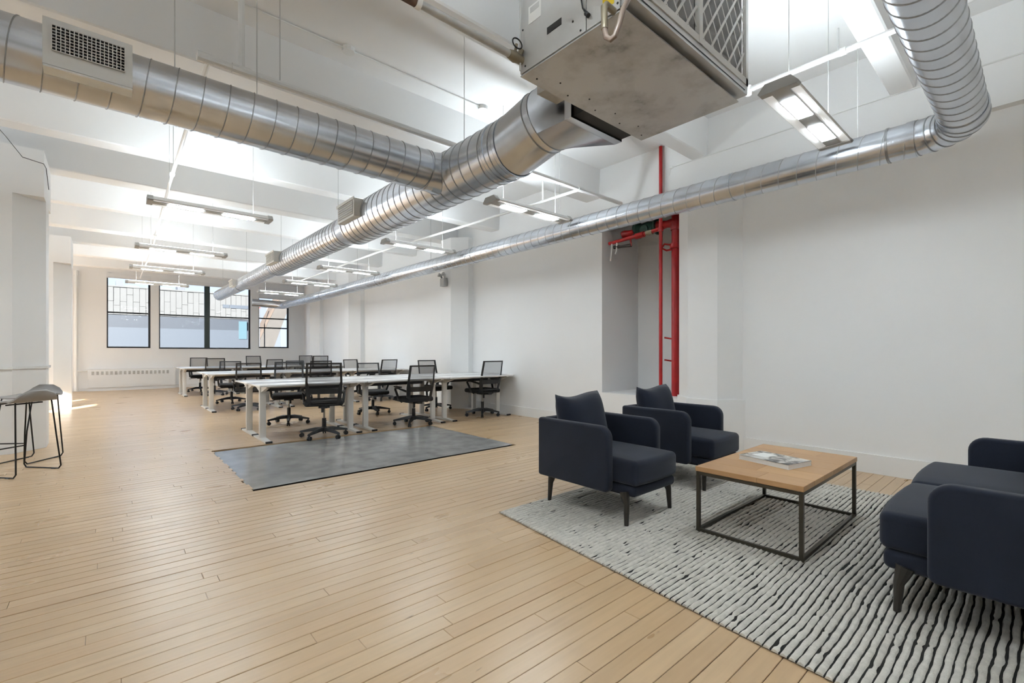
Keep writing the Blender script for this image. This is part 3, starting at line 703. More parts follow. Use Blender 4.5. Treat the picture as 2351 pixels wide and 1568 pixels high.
pipe('ceiling_conduit', 'thin conduit with round boxes on ceiling above sprinkler pipe', [(-.9, 4.17, 3.905), (3.2, 4.17, 3.905)], .007, fit=(((1.66, 4.17, 3.90), (0, 0, 1), .02, 8), ((3.2, 4.17, 3.90), (0, 0, 1), .02, 8)), cat='conduit')
pipe('wall_conduit', 'thin conduit along top of right wall above slim duct', [(5.375, YB + .1, 3.48), (5.375, 3.10, 3.48), (5.375, 3.12, 3.45), (5.40, 3.14, 3.36)], .007, cat='conduit', fit=(((5.375, 3.1, 3.48), (0, 1, 0), .02, 2.2),))
pipe('radiator_riser', 'white heating riser pipe in corner left of end windows', [(-.66, 18.34, .02), (-.66, 18.34, 3.5)], .04, fit=(((-.66, 18.34, 3.42), (0, 0, 1), .06, 1.35), ((-.66, 18.34, .5), (0, 0, 1), .05, 1.2)))
pipe('radiator_branch', 'white bent pipe between heating riser and convector', [(-.63, 18.30, .60), (-.38, 18.30, .60), (-.36, 18.30, .58), (-.36, 18.30, .32), (-.34, 18.30, .30), (-.22, 18.30, .30)], .022)
tag(G().tube([(-.95, 6.0, 3.43), (-.80, 7.2, 3.42), (-.72, 7.62, 3.36), (-.55, 7.63, 3.33), (-.535, 7.70, 3.30), (-.53, 7.95, 3.12)], .0035, 6).build('black_cable', M_WIRE), 'thin dark cable looping over the near column capital', 'cable')
# emergency light on the far column
t = thing('emergency_light', 'small grey emergency light on column above front desks', 'light', (5.27, 8.13, 2.62))
G().box(-.09, 0, -.07, .07, -.12, .04).build('body', M_LAMPG, t)
for s in (-1, 1): G().tube([(-.05, s * .05, .04), (-.07, s * .07, .10), (-.12, s * .08, .12)], .03, 10, True, [.012, .03, .045]).build('lamp_head', M_LAMPG, t, True)
# sprinkler riser: red pipes and green valve in the niche
oR = Vector((5.95, 3.36, .54))
rs = thing('sprinkler_riser', 'thick red sprinkler riser pipe with green valve in wall niche', 'riser pipe', oR)
G(oR).tube([(5.95, 3.36, .54), (5.95, 3.36, 3.25)], .062, 20).build('riser_pipe', M_RED, rs, True)
for z_, r_, h_ in ((2.62, .085, .035), (2.90, .075, .06), (3.08, .082, .03)): G(oR).cyl((5.95, 3.36, z_ - h_), (5.95, 3.36, z_ + h_), r_, 20).build('coupling', M_RED, rs, True)
G(oR).tube([(5.88, 3.40, 2.63), (5.85, 3.48, 2.65), (5.85, 3.52, 2.60), (5.87, 3.46, 2.56), (5.9, 3.40, 2.57)], .014, 8).build('clamp', M_RED, rs, True)
for z_ in (1.33, 1.02): G(oR).cyl((5.95, 3.40, z_), (5.88, 3.50, z_ + .02), .011, 8).build('drain_tap', M_RED, rs)
G(oR).tube([(5.95, 3.36, 2.95), (5.95, 3.50, 2.95), (5.95, 3.64, 2.95)], .06, 18, True, [.075, .05, .075]).build('outlet_tee', M_RED, rs, True)
G(oR).tube([(5.95, 3.64, 2.95), (5.95, 3.66, 2.95), (5.95, 3.70, 2.95), (5.95, 3.80, 2.95), (5.95, 3.90, 2.95), (5.95, 3.95, 2.95), (5.95, 4.0, 2.95)], .1, 20, True, [.12, .12, .085, .10, .085, .12, .12]).build('check_valve', M_GREEN, rs, True)
G(oR).cyl((5.95, 3.80, 2.95), (5.83, 3.80, 2.92), .06, 14).build('valve_cover', M_GREEN, rs, True)
G(oR).tube([(5.84, 3.98, 2.92), (5.84, 4.05, 2.90), (5.84, 4.14, 2.91), (5.84, 4.18, 2.94)], .05, 12, True, [.03, .055, .06, .03]).build('alarm_bell', M_RED, rs, True)
G(oR).tube([(5.70, 3.46, 2.83), (5.72, 3.85, 2.81), (5.74, 4.34, 2.79)], .026, 12).build('test_pipe', M_RED, rs, True)
G(oR).tube([(5.72, 3.72, 2.815), (5.725, 3.86, 2.81)], .043, 12).build('test_valve', M_RED, rs, True)
G(oR).tube([(5.71, 3.58, 2.82), (5.712, 3.68, 2.817)], .036, 10).build('brass_union', M_BRASS, rs, True)
G(oR).tube([(5.74, 4.25, 2.72), (5.74, 4.12, 2.71), (5.74, 3.95, 2.70)], .022, 10, True, [.026, .018, .026]).build('dark_fitting', M_DLEG, rs, True)
G(oR).cyl((5.74, 3.96, 2.80), (5.74, 3.95, 2.69), .012, 8).build('drop_nipple', M_RED, rs)
for dy in (0, .09): G(oR).tube([(5.73, 4.28 - dy, 2.78), (5.73, 4.29 - dy, 2.65), (5.72, 4.30 - dy, 2.52 + dy)], .012, 8).build('clear_tube', M_PAPER, rs, True)
oT = Vector((5.60, 3.385, .54))
tp = thing('sprinkler_drain_pipe', 'slender red vertical pipe left of thick red riser', 'pipe', oT)
G(oT).tube([(5.61, 3.393, .54), (5.61, 3.393, 3.91)], .023, 14).build('pipe_body', M_RED, tp, True)
for z_ in (2.80, 3.0): G(oT).cyl((5.61, 3.393, z_ - .03), (5.61, 3.393, z_ + .03), .034, 14).build('coupling', M_RED, tp, True)
# convector under the left window
oC = Vector((.62, 18.35, 0))
cv = thing('convector', 'white wall convector with row of louvre slots under end windows', 'radiator', oC)
G(oC).box(-.42, 1.66, 18.27, 18.455, .10, .64).build('cover', M_TRIM, cv)
G(oC).box(-.42, 1.66, 18.30, 18.455, .0, .10).build('plinth', M_TRIM, cv)
for k in range(18):
    xx = -.305 + k * 1.76 / 17; G(oC).box(xx - .028, xx + .028, 18.262, 18.27, .475, .575).build('louvre', M_SILVP, cv)

# ------------------------------------------------------------------ desks
DZ = .735
def make_desk(label):
    t = thing('desk', label, 'desk', (0, 0, 0), 0, 'white bench desks in three rows')
    rbox('desktop', (1.392, .718, .024), (0, 0, DZ - .012), .004, 2, M_DESK, t)
    for s in (-1, 1):
        x = s * .585
        lg = rbox('leg', (.078, .052, DZ - .075), (x, -.01, (DZ - .075) / 2 + .03), .006, 2, M_LEG, t)
        g = G(); g.prism([(-.33, .0), (-.33, .018), (-.05, .034), (.05, .034), (.33, .018), (.33, .0)], 'x', x - .035, x + .035); g.build('foot', M_LEG, t)
        for e_ in (-1, 1): G().box(x - .038, x + .038, min(e_ * .318, e_ * .346), max(e_ * .318, e_ * .346), .0, .024).build('foot_cap', M_PLASTIC, t)
        g = G(); g.prism([(-.30, DZ - .024), (-.30, DZ - .04), (-.045, DZ - .11), (.035, DZ - .11), (.29, DZ - .04), (.29, DZ - .024)], 'x', x - .022, x + .022); g.build('bracket', M_LEG, t)
    G().box(-.56, .56, -.06, -.03, DZ - .06, DZ - .024).build('cross_rail', M_LEG, t)
    G().box(-.52, .52, .20, .33, DZ - .12, DZ - .05).build('cable_tray', M_TRAY, t)
    return t
desk0 = None
RN = ('front', 'middle', 'back'); CN = ('left', 'centre', 'right')
for r_, yc in enumerate((7.10, 11.05, 15.2)):
    for side in (0, 1):
        for c_, xc in enumerate((2.12, 3.52, 4.92)):
            lb = 'white bench desk, %s desk on the %s side of the %s row' % (CN[c_], 'near' if side == 0 else 'far', RN[r_])
            if desk0 is None: d = desk0 = make_desk(lb)
            else: d = copy_tree(desk0)
            d['label'] = lb; d.location = (xc, yc + (-.364 if side == 0 else .364), 0); d.rotation_euler = (0, 0, 0 if side == 0 else PI)

# ------------------------------------------------------------------ office chairs (sitter faces +Y)
UP = []          # names of the parts that ride on the gas lift
def by(z): return -.205 - .115 * max(0, (z - .50)) / .5 - .02 * max(0, (.62 - z)) * 0
def make_chair(label):
    t = thing('office_chair', label, 'chair', (0, 0, 0), 0, 'black mesh task chairs at the desks')
    for k in range(5):
        a = 2 * PI * k / 5 + .3; c, s = math.cos(a), math.sin(a)
        g = G(); rows = []
        for q, z0, z1, w_ in ((.02, .085, .135, .032), (.12, .085, .13, .028), (.22, .075, .108, .023), (.30, .068, .090, .018), (.315, .06, .086, .016)):
            rows.append([(c * q - s * w_, s * q + c * w_, z0), (c * q - s * w_ * .6, s * q + c * w_ * .6, z1), (c * q + s * w_ * .6, s * q - c * w_ * .6, z1), (c * q + s * w_, s * q - c * w_, z0)])
        g.strip(rows, True); g.add(rows[-1], [(0, 1, 2, 3)]); lg = g.build('base_leg', M_PLASTIC, t)
        g = G(); px, py = c * .295, s * .295
        for e_ in (-1, 1): g.cyl((px - s * e_ * .006, py + c * e_ * .006, .027), (px - s * e_ * .022, py + c * e_ * .022, .027), .027, 14)
        g.cyl((px, py, .03), (px, py, .075), .008, 8); g.box(px - .012, px + .012, py - .012, py + .012, .02, .058)
        g.build('caster', M_PLASTIC, lg)
    G().cyl((0, 0, .075), (0, 0, .14), .035, 16).build('hub', M_PLASTIC, t, True)
    G().cyl((0, 0, .12), (0, 0, .255), .027, 16).build('lift_cover', M_PLASTIC, t, True)
    G().cyl((0, 0, .22), (0, 0, .405), .0135, 12).build('gas_rod', M_CHROME, t, True)
    def up(o): o['lift'] = 1; return o
    g = G(); g.box(-.07, .07, -.12, .09, .392, .425); g.box(-.04, .04, -.23, -.10, .40, .43); up(g.build('tilt_mechanism', M_PLASTIC, t))
    g = G(); g.tube([(.06, .03, .41), (.20, .05, .405), (.24, .05, .395)], .006, 8); g.box(.225, .27, .035, .065, .388, .40); up(g.build('lever', M_PLASTIC, t))
    g = G(); g.cyl((-.02, -.06, .395), (-.02, -.06, .33), .017, 12); up(g.build('tension_knob', M_PLASTIC, t))
    up(rbox('seat', (.48, .47, .075), (0, .01, .463), .030, 4, M_FABB, t, shape=lambda v: (v.x, v.y, v.z - .10 * max(0, v.y - .14) ** 1.3)))
    # back: tapered outer frame (upper mesh window, lower window), mesh and solid lumbar band
    def fr(x0, z0, x1, z1): pass
    def hw(z): return .205 + .022 * min(1, max(0, (z - .45) / .25)) - .012 * max(0, (z - .7) / .3)
    zt = 1.0; th = .022
    g = G()
    for s in (-1, 1):
        rows = []
        for z_ in (.44, .52, .60, .66, .75, .85, .95, zt):
            w0 = hw(z_); w1 = w0 - (.05 if z_ < .67 else .028); y_ = by(z_)
            rows.append([(s * w0, y_ + .02 * (z_ < .7), z_), (s * w1, y_ - .004, z_), (s * w1, y_ - th, z_), (s * w0, y_ - th * .7 + .01, z_)])
        g.strip(rows, True); g.add(rows[-1], [(0, 1, 2, 3)]); g.add(rows[0], [(3, 2, 1, 0)])
    for (z0, z1) in ((.44, .50), (.59, .665), (zt - .022, zt)):
        w0 = hw(z0) - .02; w1 = hw(z1) - .02; ya, yb = by(z0), by(z1)
        g.add([(-w0, ya - .003, z0), (w0, ya - .003, z0), (w1, yb - .003, z1), (-w1, yb - .003, z1), (-w0, ya - th + .002, z0), (w0, ya - th + .002, z0), (w1, yb - th + .002, z1), (-w1, yb - th + .002, z1)],
              [(0, 1, 2, 3), (7, 6, 5, 4), (0, 4, 5, 1), (1, 5, 6, 2), (2, 6, 7, 3), (3, 7, 4, 0)])
    bk = up(g.build('backrest', M_PLASTIC, t))
    g = G(); rows = []
    for z_ in (.655, .72, .80, .90, zt - .012): rows.append([(hw(z_) * q - .02 * q, by(z_) - .008 - .012 * (1 - q * q), z_) for q in (-1, -.5, 0, .5, 1)])
    g.strip(rows); g.build('mesh_panel', M_MESH, bk, True)
    for s in (-1, 1):
        g = G(); g.tube([(s * .215, -.20, .60), (s * .258, -.11, .625), (s * .268, .0, .642), (s * .268, .09, .635), (s * .264, .105, .61), (s * .258, .06, .55), (s * .243, .01, .455), (s * .20, -.02, .42)], .014, 8, True, [.018, .016, .015, .017, .018, .018, .020, .016])
        ar = up(g.build('armrest', M_PLASTIC, t, True))
        rbox('arm_pad', (.05, .22, .02), (s * .268, .0, .660), .008, 2, M_PLASTIC, ar)
    return t
CH = [(2.22, 6.42, -19, 1.01, 'left desk, near side of front row, turned to the camera'), (3.68, 6.60, -4, .946, 'centre desk, near side of front row'), (5.12, 6.68, -2, .995, 'right desk, near side of front row, next to wall'),
      (2.21, 8.0, 164, .985, 'left desk, far side of front row'), (3.76, 8.28, 172, .94, 'centre desk, far side of front row'), (4.93, 7.95, 184, .985, 'right desk, far side of front row'),
      (2.14, 10.45, -12, .937, 'left desk, near side of middle row'), (3.50, 10.45, -10, .963, 'centre desk, near side of middle row'), (4.95, 10.4, 8, .976, 'right desk, near side of middle row'),
      (2.13, 12.1, 174, .938, 'left desk, far side of middle row'), (3.55, 12.05, 178, .933, 'centre desk, far side of middle row'), (5.03, 12.05, 190, .95, 'right desk, far side of middle row'),
      (2.17, 14.55, -6, .988, 'left desk, near side of back row'), (3.53, 14.5, 4, .945, 'centre desk, near side of back row'), (4.85, 14.5, -8, 1.04, 'right desk, near side of back row'),
      (2.05, 16.2, 178, .983, 'left desk, far side of back row'), (3.53, 16.2, 184, 1.027, 'centre desk, far side of back row'), (5.08, 16.2, 176, 1.03, 'right desk, far side of back row')]
chair0 = None
for x_, y_, rz, zt_, lb in CH:
    lb = 'black mesh task chair at ' + lb
    if chair0 is None: c = chair0 = make_chair(lb)
    else: c = copy_tree(chair0)
    c['label'] = lb; c.location = (x_, y_, 0); c.rotation_euler = (0, 0, math.radians(rz))
    for ch in c.children:
        if ch.get('lift'): ch.location.z = zt_ - 1.0

# ------------------------------------------------------------------ lounge seating (front towards -Y in local space)
def seat_unit(name, label, cat, W, loc, rz, zt, zb, cushions, dep=.66, ov=.175, leg_in=.062):
    t = thing(name, label, cat, loc, rz)
    h = W / 2; th = .068; y0, y1 = -dep / 2, dep / 2
    H = zt - zb; zc = (zt + zb) / 2
    def arm(s):
        # slab with generous round at the front top and smaller ones elsewhere
        R1, R2 = .085, .035; prof = []
        def arcp(cx, cz, r, a0, a1, k=7): return [(cx + r * math.cos(a0 + (a1 - a0) * i / k), cz + r * math.sin(a0 + (a1 - a0) * i / k)) for i in range(k + 1)]
        prof += arcp(y0 + R1, zt - R1, R1, PI, PI / 2) + arcp(y1 - .02, zt - .02, .02, PI / 2, 0) + arcp(y1 - .02, zb + .02, .02, 0, -PI / 2) + arcp(y0 + R2, zb + R2, R2, -PI / 2, -PI)
        bm = bmesh.new(); xo = s * h; xi = s * (h - th)
        a = [bm.verts.new((xo, p[0], p[1])) for p in prof]; b = [bm.verts.new((xi, p[0], p[1])) for p in prof]
        f1 = bm.faces.new(a); f2 = bm.faces.new(b[::-1]); n = len(prof)
        for i in range(n): bm.faces.new((a[i], b[i], b[(i + 1) % n], a[(i + 1) % n]))
        bmesh.ops.recalc_face_normals(bm, faces=bm.faces[:])
        ed = [e for e in bm.edges if (f1 in e.link_faces or f2 in e.link_faces)]
        bmesh.ops.bevel(bm, geom=ed, offset=.022, segments=4, profile=.5, affect='EDGES', clamp_overlap=True)
        me = bpy.data.meshes.new('arm'); bm.to_mesh(me); bm.free()
        for p in me.polygons: p.use_smooth = True
        try: me.set_sharp_from_angle(angle=.9)
        except Exception: pass
        return ob('arm', me, M_NAVY, t)
    arm(-1); arm(1)
    rbox('back', (W - 2 * th + .02, th, H), (0, y1 - th / 2, zc), .022, 4, M_NAVY, t)
    zs = .255
    rbox('seat_base', (W - 2 * th - .012, dep + ov - .05, zs - zb + .012), (0, (y1 - (dep + ov - .05) / 2) - th * .5, (zs + zb) / 2 - .006), .028, 4, M_NAVY, t)
    iw = (W - 2 * th) / cushions; cd = dep + ov - th - .005
    for k in range(cushions):
        cx = -W / 2 + th + iw * (k + .5)
        def puff(v, iw=iw, cd=cd):
            u = v.x / (iw / 2); w = v.y / (cd / 2); b = max(0, 1 - u ** 4) * max(0, 1 - w ** 4)
            return (v.x, v.y - .018 * max(0, 1 - u * u) * (w < -.6) * 1.0, v.z + (.014 * b if v.z > 0 else 0))
        rbox('seat_cushion', (iw - .004, cd, .165), (cx, y1 - th - cd / 2, zs + .0825 + .002), .058, 7, M_NAVY, t, shape=puff, sub=4)
        # loose back pillow with pulled corners
        pw, ph = iw - .01, .455; bm = bmesh.new(); nx_, nz_ = 14, 12; sides = []
        for sd in (-1, 1):
            gr = []
            for j in range(nz_ + 1):
                r_ = []
                for i in range(nx_ + 1):
                    u = -1 + 2 * i / nx_; w = -1 + 2 * j / nz_
                    ed = max(0, (1 - abs(u) ** 3.2)) * max(0, (1 - abs(w) ** 3.2))
                    th_ = .108 * ed ** .5
                    xx = u * pw / 2 * (1 - .045 * (1 - w * w)); zz = w * ph / 2 * (1 - .10 * (1 - u * u)) + .012 * math.sin(3 * u + k) * (w > 0)
                    r_.append(bm.verts.new((xx, sd * th_, zz)))
                gr.append(r_)
            sides.append(gr)
            for j in range(nz_):
                for i in range(nx_):
                    q = (gr[j][i], gr[j][i + 1], gr[j + 1][i + 1], gr[j + 1][i]); bm.faces.new(q if sd < 0 else q[::-1])
        bmesh.ops.remove_doubles(bm, verts=bm.verts[:], dist=.0005)
        R = Matrix.Rotation(math.radians(-14), 4, 'X')
        for v in bm.verts: v.co = R @ v.co + Vector((cx, y1 - th - .10, zs + .165 + ph / 2 - .055))
        me = bpy.data.meshes.new('back_pillow'); bm.to_mesh(me); bm.free()
        for p in me.polygons: p.use_smooth = True
        ob('back_pillow', me, M_NAVY, t)
    for sx in (-1, 1):
        for sy, yy in ((-1, y0 - .10), (1, y1 - .07)):
            x_ = sx * (h - leg_in); s_ = 1 if sy > 0 else -1
            g = G(); g.tube([(x_ - sx * .018, yy + (.02 if sy < 0 else -.015), zb + .015), (x_ - sx * .011, yy + (.010 if sy < 0 else -.008), zb - .025), (x_ - sx * .008, yy, zb - .06), (x_, yy - (.005 if sy < 0 else -.005), .0)], .02, 10, True, [.036, .027, .020, .014])
            g.build('leg', M_DLEG, t, True)
    return t
seat_unit('armchair', 'navy armchair nearer the camera, left of its twin on the rug', 'armchair', .655, (2.822, 2.23, .016), 0, .635, .196, 1)
seat_unit('armchair', 'navy armchair nearer the red riser, behind the coffee table', 'armchair', .655, (3.949, 2.267, .016), 0, .635, .196, 1)
seat_unit('loveseat', 'navy two-seat sofa at right edge of the lounge', 'sofa', 1.615, (3.3475, -.01, .016), PI, .60, .183, 2, leg_in=.065)

# ------------------------------------------------------------------ rug
RY0, RY1 = -1.2, 2.565
def rug_x0(y): return 1.86 + .255 * (y - .05) / 2.5 if y > .05 else 1.86
rug = thing('rug', 'cream and black ribbed wool rug under the lounge seating', 'rug', (3.3, .7, 0))
og = Vector((3.3, .7, 0))
g = G(og); rows = []
for k in range(20):
    y_ = RY0 + (RY1 - RY0) * k / 19; rows.append([(rug_x0(y_), y_, .001), (rug_x0(y_), y_, .007), (4.70, y_, .007), (4.70, y_, .001)])
g.strip(rows); g.add([rows[-1][i] for i in range(4)], [(0, 1, 2, 3)]); g.build('backing', M_RUGB, rug)
g = G(og); step = .0300; yy = RY0 + .02; ri = 0
import mathutils
noise = mathutils.noise
while yy < RY1 - .012:
    x0 = rug_x0(yy) - .004; x1 = 4.703; k = int((x1 - x0) / .021); rows = []
    for i in range(k + 1):
        x_ = x0 + (x1 - x0) * i / k
        wob = .016 * noise.noise((x_ * 1.6, yy * 1.5, 3)) + .0045 * noise.noise((x_ * 9, yy * 9, 7))
        wv = .0124 + .0036 * noise.noise((x_ * 24, yy * 60, 1)); hv_ = .0185 + .007 * noise.noise((x_ * 22, yy * 60, 5))
        if noise.noise((x_ * 11, yy * 45, 9)) > .50: wv *= .6; hv_ *= .6
        if i in (0, k): hv_ = .015
        y_ = yy + wob
        rows.append([(x_, y_ - wv, .004), (x_, y_ - wv * .75, hv_ * .72), (x_, y_, hv_), (x_, y_ + wv * .75, hv_ * .72), (x_, y_ + wv, .004)])
    g.strip(rows); g.add(rows[0], [(4, 3, 2, 1, 0)]); g.add(rows[-1], [(0, 1, 2, 3, 4)])
    yy += step; ri += 1
tag(g.build('wool_ribs', M_RUGW, rug, True, 1.2), kind='stuff')

# ------------------------------------------------------------------ coffee table and magazine
TX0, TX1, TY0, TY1, TZ = 2.825, 3.90, .855, 1.457, .425
oT2 = Vector(((TX0 + TX1) / 2, (TY0 + TY1) / 2, .014))
ct = thing('coffee_table', 'rectangular oak coffee table on dark bronze metal frame', 'table', oT2)
b_ = .021
for x_ in (TX0, TX1 - b_):
    for y_ in (TY0, TY1 - b_): G(oT2).box(x_, x_ + b_, y_, y_ + b_, .014, TZ - .03).build('leg', M_TFRAME, ct)
for z_ in (.016, TZ - .052):
    for y_ in (TY0 + .001, TY1 - b_ + .001): G(oT2).box(TX0 + b_, TX1 - b_, y_, y_ + b_ - .002, z_, z_ + b_ - .002).build('rail', M_TFRAME, ct)
    for x_ in (TX0 + .001, TX1 - b_ + .001): G(oT2).box(x_, x_ + b_ - .002, TY0 + b_, TY1 - b_, z_, z_ + b_ - .002).build('rail', M_TFRAME, ct)
nst = 6; random.seed(3)
for k in range(nst):
    xa = TX0 - .004 + (TX1 - TX0 + .008) * k / nst; xb = TX0 - .004 + (TX1 - TX0 + .008) * (k + 1) / nst
    cuts = [TY0 - .004, TY0 + random.uniform(.18, .42), TY1 + .004]
    for a, b in zip(cuts[:-1], cuts[1:]):
        rbox('stave', (xb - xa - .0004, b - a - .0004, .030), ((xa + xb) / 2 - oT2.x, (a + b) / 2 - oT2.y, TZ - .015 - oT2.z), .0012, 1, M_OAK, ct, False)
mg = thing('magazine', 'thick magazine with monochrome cover lying on coffee table', 'magazine', (3.315, 1.172, TZ), math.radians(-13))
rbox('pages', (.243, .335, .027), (0, 0, .0155), .001, 1, M_PAPER, mg, False)
g = G(); g.box(-.125, .124, -.17, .17, .0, .002); g.build('back_cover', M_PAPER, mg)
g = G(); rows = []
for i in range(9):
    u = -1 + 2 * i / 8; rows.append([(.125 * u, y_, .0292 + .0015 * (1 - u * u)) for y_ in (-.17, -.06, .06, .17)])
g.strip(rows); g.strip([[(p[0], p[1], p[2] + .0015) for p in r_] for r_ in rows]); g.build('front_cover', M_COVER, mg, True)
G().box(-.06, .07, .02, .12, .0312, .0328).build('cover_white_block', M_PAPER, mg)

# ------------------------------------------------------------------ bar stools at the left edge
def stool(label, back_a, back_b, fr_a, fr_b):
    """floor points of the sled frame: the two back feet and the two front feet"""
    ba, bb, fa, fb = (Vector((*p, 0)) for p in (back_a, back_b, fr_a, fr_b))
    c = (ba + bb + fa + fb) / 4; t = thing('bar_stool', label, 'stool', c, 0, 'wire sled bar stools')
    f = ((fa + fb) / 2 - (ba + bb) / 2).normalized(); s = Vector((-f.y, f.x, 0))
    if s.dot(ba - bb) < 0: s = -s
    zs = .665; r = .0065
    def P(fw, sd, z): return c + f * fw + s * sd + Vector((0, 0, z))
    for sg, b0, f0 in ((1, ba, fa), (-1, bb, fb)):
        tb = P(-.15, sg * .15, zs + .03); tf = P(.13, sg * .15, zs)
        up_ = Vector((0, 0, r))
        pts = [tb + Vector((0, 0, .0)), tb.lerp(b0 + up_, .5), b0 + up_ + Vector((0, 0, .03)), b0.lerp(f0, .06) + up_, f0.lerp(b0, .06) + up_, f0 + up_ + Vector((0, 0, .03)), (f0 + Vector((0, 0, .2))).lerp(tf, .3), tf, tf.lerp(tb, .5) + Vector((0, 0, -.01)), tb]
        G(c).tube(pts, r, 8).build('wire_frame', M_WIRE, t, True)
        G(c).tube([b0.lerp(f0, .15), b0.lerp(f0, .25)], .009, 8).build('glide', M_PLASTIC, t)
    G(c).tube([fa + Vector((0, 0, .22)), fb + Vector((0, 0, .22))], r, 8).build('foot_bar', M_WIRE, t, True)
    G(c).tube([P(-.05, .15, zs - .005), P(-.05, -.15, zs - .005)], r, 8).build('cross_bar', M_WIRE, t, True)
    # thin saddle shell with raised back
    g = G(c); top = []; bot = []
    for i in range(15):
        q = i / 14                                   # 0 front lip, 1 top of the low back
        if q < .66: fw = .20 - .33 * q / .66; lz = -.012 * math.sin(PI * q / .66) + (.010 if q == 0 else 0) * -1; hw_ = .20 * (1 - .35 * (1 - q / .66) ** 3)
        else:
            a_ = (q - .66) / .34; fw = -.13 - .085 * math.sin(a_ * PI / 2); lz = .105 * (1 - math.cos(a_ * PI / 2)); hw_ = .20 * math.sqrt(max(.02, 1 - .86 * a_ ** 2.2))
        rt = []; rb = []
        for j in range(11):
            u = -1 + 2 * j / 10; z_ = zs + .022 + lz + .016 * u * u * (q < .66); f2 = fw + .045 * u * u * max(0, q - .5)
            rt.append(P(f2, hw_ * u, z_)); rb.append(P(f2 - (.008 if q > .7 else 0), hw_ * u, z_ - .010))
        top.append(rt); bot.append(rb)
    g.strip(top); g.strip([r_[::-1] for r_ in bot])
    rim_t = top[0] + [r_[-1] for r_ in top[1:-1]] + top[-1][::-1] + [r_[0] for r_ in top[1:-1]][::-1]
    rim_b = bot[0] + [r_[-1] for r_ in bot[1:-1]] + bot[-1][::-1] + [r_[0] for r_ in bot[1:-1]][::-1]
    g.strip([rim_t, rim_b], True)
    g.build('seat_shell', M_STOOL, t, True, 1.0)
stool('grey shell bar stool with dark wire frame, nearer the camera', (-.34, 6.37), (-.62, 6.12), (-.62, 6.68), (-.90, 6.43))
stool('grey shell bar stool with dark wire frame, beside the column', (-.366, 7.16), (-.605, 7.33), (-.63, 6.82), (-.87, 6.99))

# ------------------------------------------------------------------ the street outside the end windows
def ext(name, label, cat, loc): return thing(name, label, cat, loc)
FYB = 60.0
ob_ = ext('office_block', 'pale panelled building with slate base across the street', 'building', (3, FYB, -12)); oo = Vector((3, FYB, -12))
G(oo).box(-14, 13.0, FYB + .06, FYB + 14, -12, 7.55).build('wall', M_FACJ, ob_)
random.seed(11); k = 0; x_ = -6.0
while x_ < 12.9:
    w_ = .50; zc = [4.85]; off = random.choice((.9, 1.5, 2.0)) if k % 2 else random.choice((.5, 1.3))
    zc += [4.85 + off, 7.6]
    for a, b in zip(zc[:-1], zc[1:]):
        d_ = random.choice((0, .03, .06))
        G(oo).box(x_ + .012, x_ + w_ - .012, FYB - d_, FYB + .07, a + .012, b - .012).build('facade_panel', M_FAC, ob_)
    x_ += w_; k += 1
G(oo).box(-14, 13.0, FYB - .15, FYB + .07, 3.57, 4.80).build('slate_band', M_SLATE, ob_)
G(oo).box(-14, 13.0, FYB - .35, FYB + .07, -12, 3.57).build('base_wall', M_BLUEG, ob_)
G(oo).box(9.7, 10.35, FYB - .10, FYB, 6.05, 6.42).build('strip_window', M_BLUEG, ob_)
G(oo).box(10.4, 12.9, FYB - .10, FYB, 6.05, 6.42).build('strip_window', M_BLUEG, ob_)
G(oo).box(11.2, 12.0, FYB - .42, FYB - .3, 2.6, 4.6).build('teal_bay', M_TEAL, ob_)
G(oo).box(-14, 13.0, FYB - .12, FYB + .3, 7.55, 7.68).build('parapet', M_FAC, ob_)
for (a, b, h_) in ((.7, 1.3, 8.6), (1.5, 2.6, 8.1), (3.6, 5.4, 8.15), (5.9, 6.6, 8.55), (9.0, 9.8, 8.0)):
    G(oo).box(a, b, FYB + 3, FYB + 5, 7.5, h_).build('roof_unit', M_ROOFG if h_ > 8.3 else M_ROOFW, ob_)
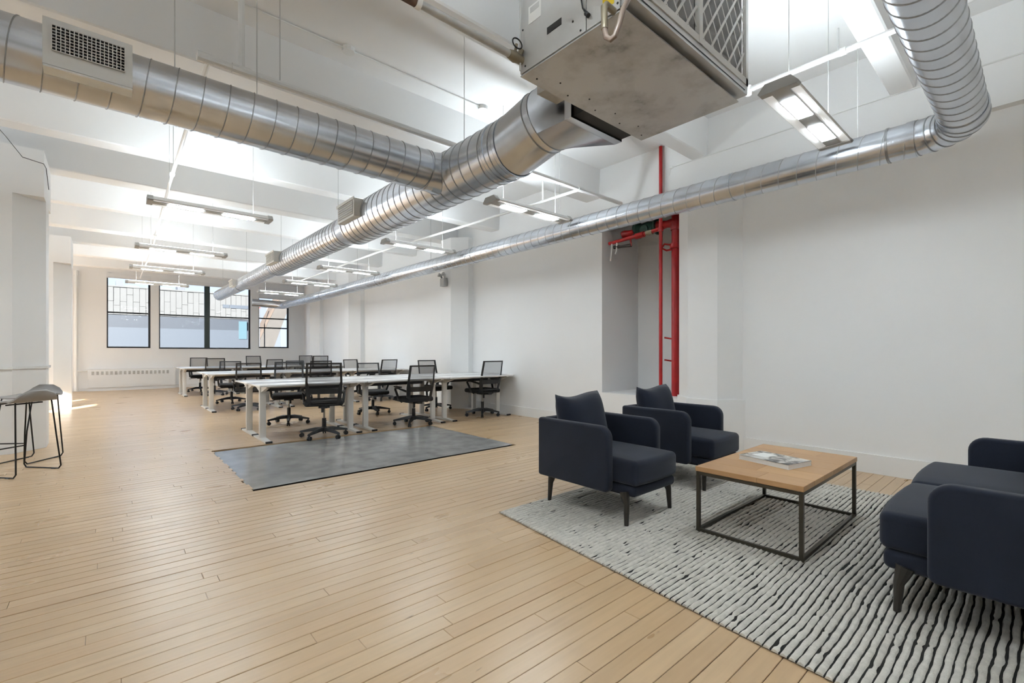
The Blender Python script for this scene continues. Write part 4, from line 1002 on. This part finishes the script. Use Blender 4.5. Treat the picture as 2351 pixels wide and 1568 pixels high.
ar = ext('arched_pier', 'leaning tan stone arch pier seen through corner window', 'building', (12.4, 50, -12)); oq = Vector((12.4, 50, -12))
def lean(x0b, x1b, x0t, x1t, zb_, zt_, y0, y1, nm, m):
    g = G(oq); rows = []
    for i in range(9):
        q = i / 8; e_ = q * q * .35 + q * .65; z_ = zb_ + (zt_ - zb_) * q
        a = x0b + (x0t - x0b) * e_; b = x1b + (x1t - x1b) * e_
        rows.append([(a, y0, z_), (b, y0, z_), (b, y1, z_), (a, y1, z_)])
    g.strip(rows, True); g.add(rows[-1], [(0, 1, 2, 3)]); g.build(nm, m, ar)
lean(6.2, 6.6, 12.84, 13.05, -12, 6.6, 50, 52, 'front_edge', M_TANB)
lean(6.62, 9.0, 13.07, 14.2, -12, 6.6, 50.02, 51.98, 'side_face', M_GREYB)
pb = ext('brick_house', 'pink brick house low behind the corner window', 'building', (12.0, 62, -12)); oz = Vector((12.0, 62, -12))
G(oz).box(13.2, 15.2, 62, 70, -12, 3.7).build('wall', M_PINKB, pb); G(oz).box(13.1, 15.3, 61.9, 70.1, 3.7, 3.85).build('coping', M_GREYB, pb)
pb = ext('pale_tower', 'pale blue far tower behind the corner window', 'building', (18, 90, -12)); oz = Vector((18, 90, -12))
G(oz).box(19.9, 23.5, 90, 98, -12, 9.3).build('wall', M_PALEB, pb); G(oz).box(21.2, 21.7, 89.9, 90, -12, 9.2).build('white_pilaster', M_ROOFW, pb)
sg = ext('street_sign', 'small red framed sign at left of corner window', 'sign', (11.15, 49, -12)); oz = Vector((11.15, 49, -12))
G(oz).box(10.86, 11.02, 49, 49.06, 5.3, 6.1).build('sign_board', M_REDSIGN, sg); G(oz).box(10.89, 10.99, 48.98, 49, 5.4, 6.0).build('sign_face', M_ROOFW, sg)
G(oz).cyl((10.94, 49.03, -12), (10.94, 49.03, 5.3), .04, 8).build('post', M_ROOFG, sg)
tag(G().box(-80, 80, 19.5, 140, -12.3, -12).build('street', M_ROAD), 'grey street far below the windows', kind='structure')
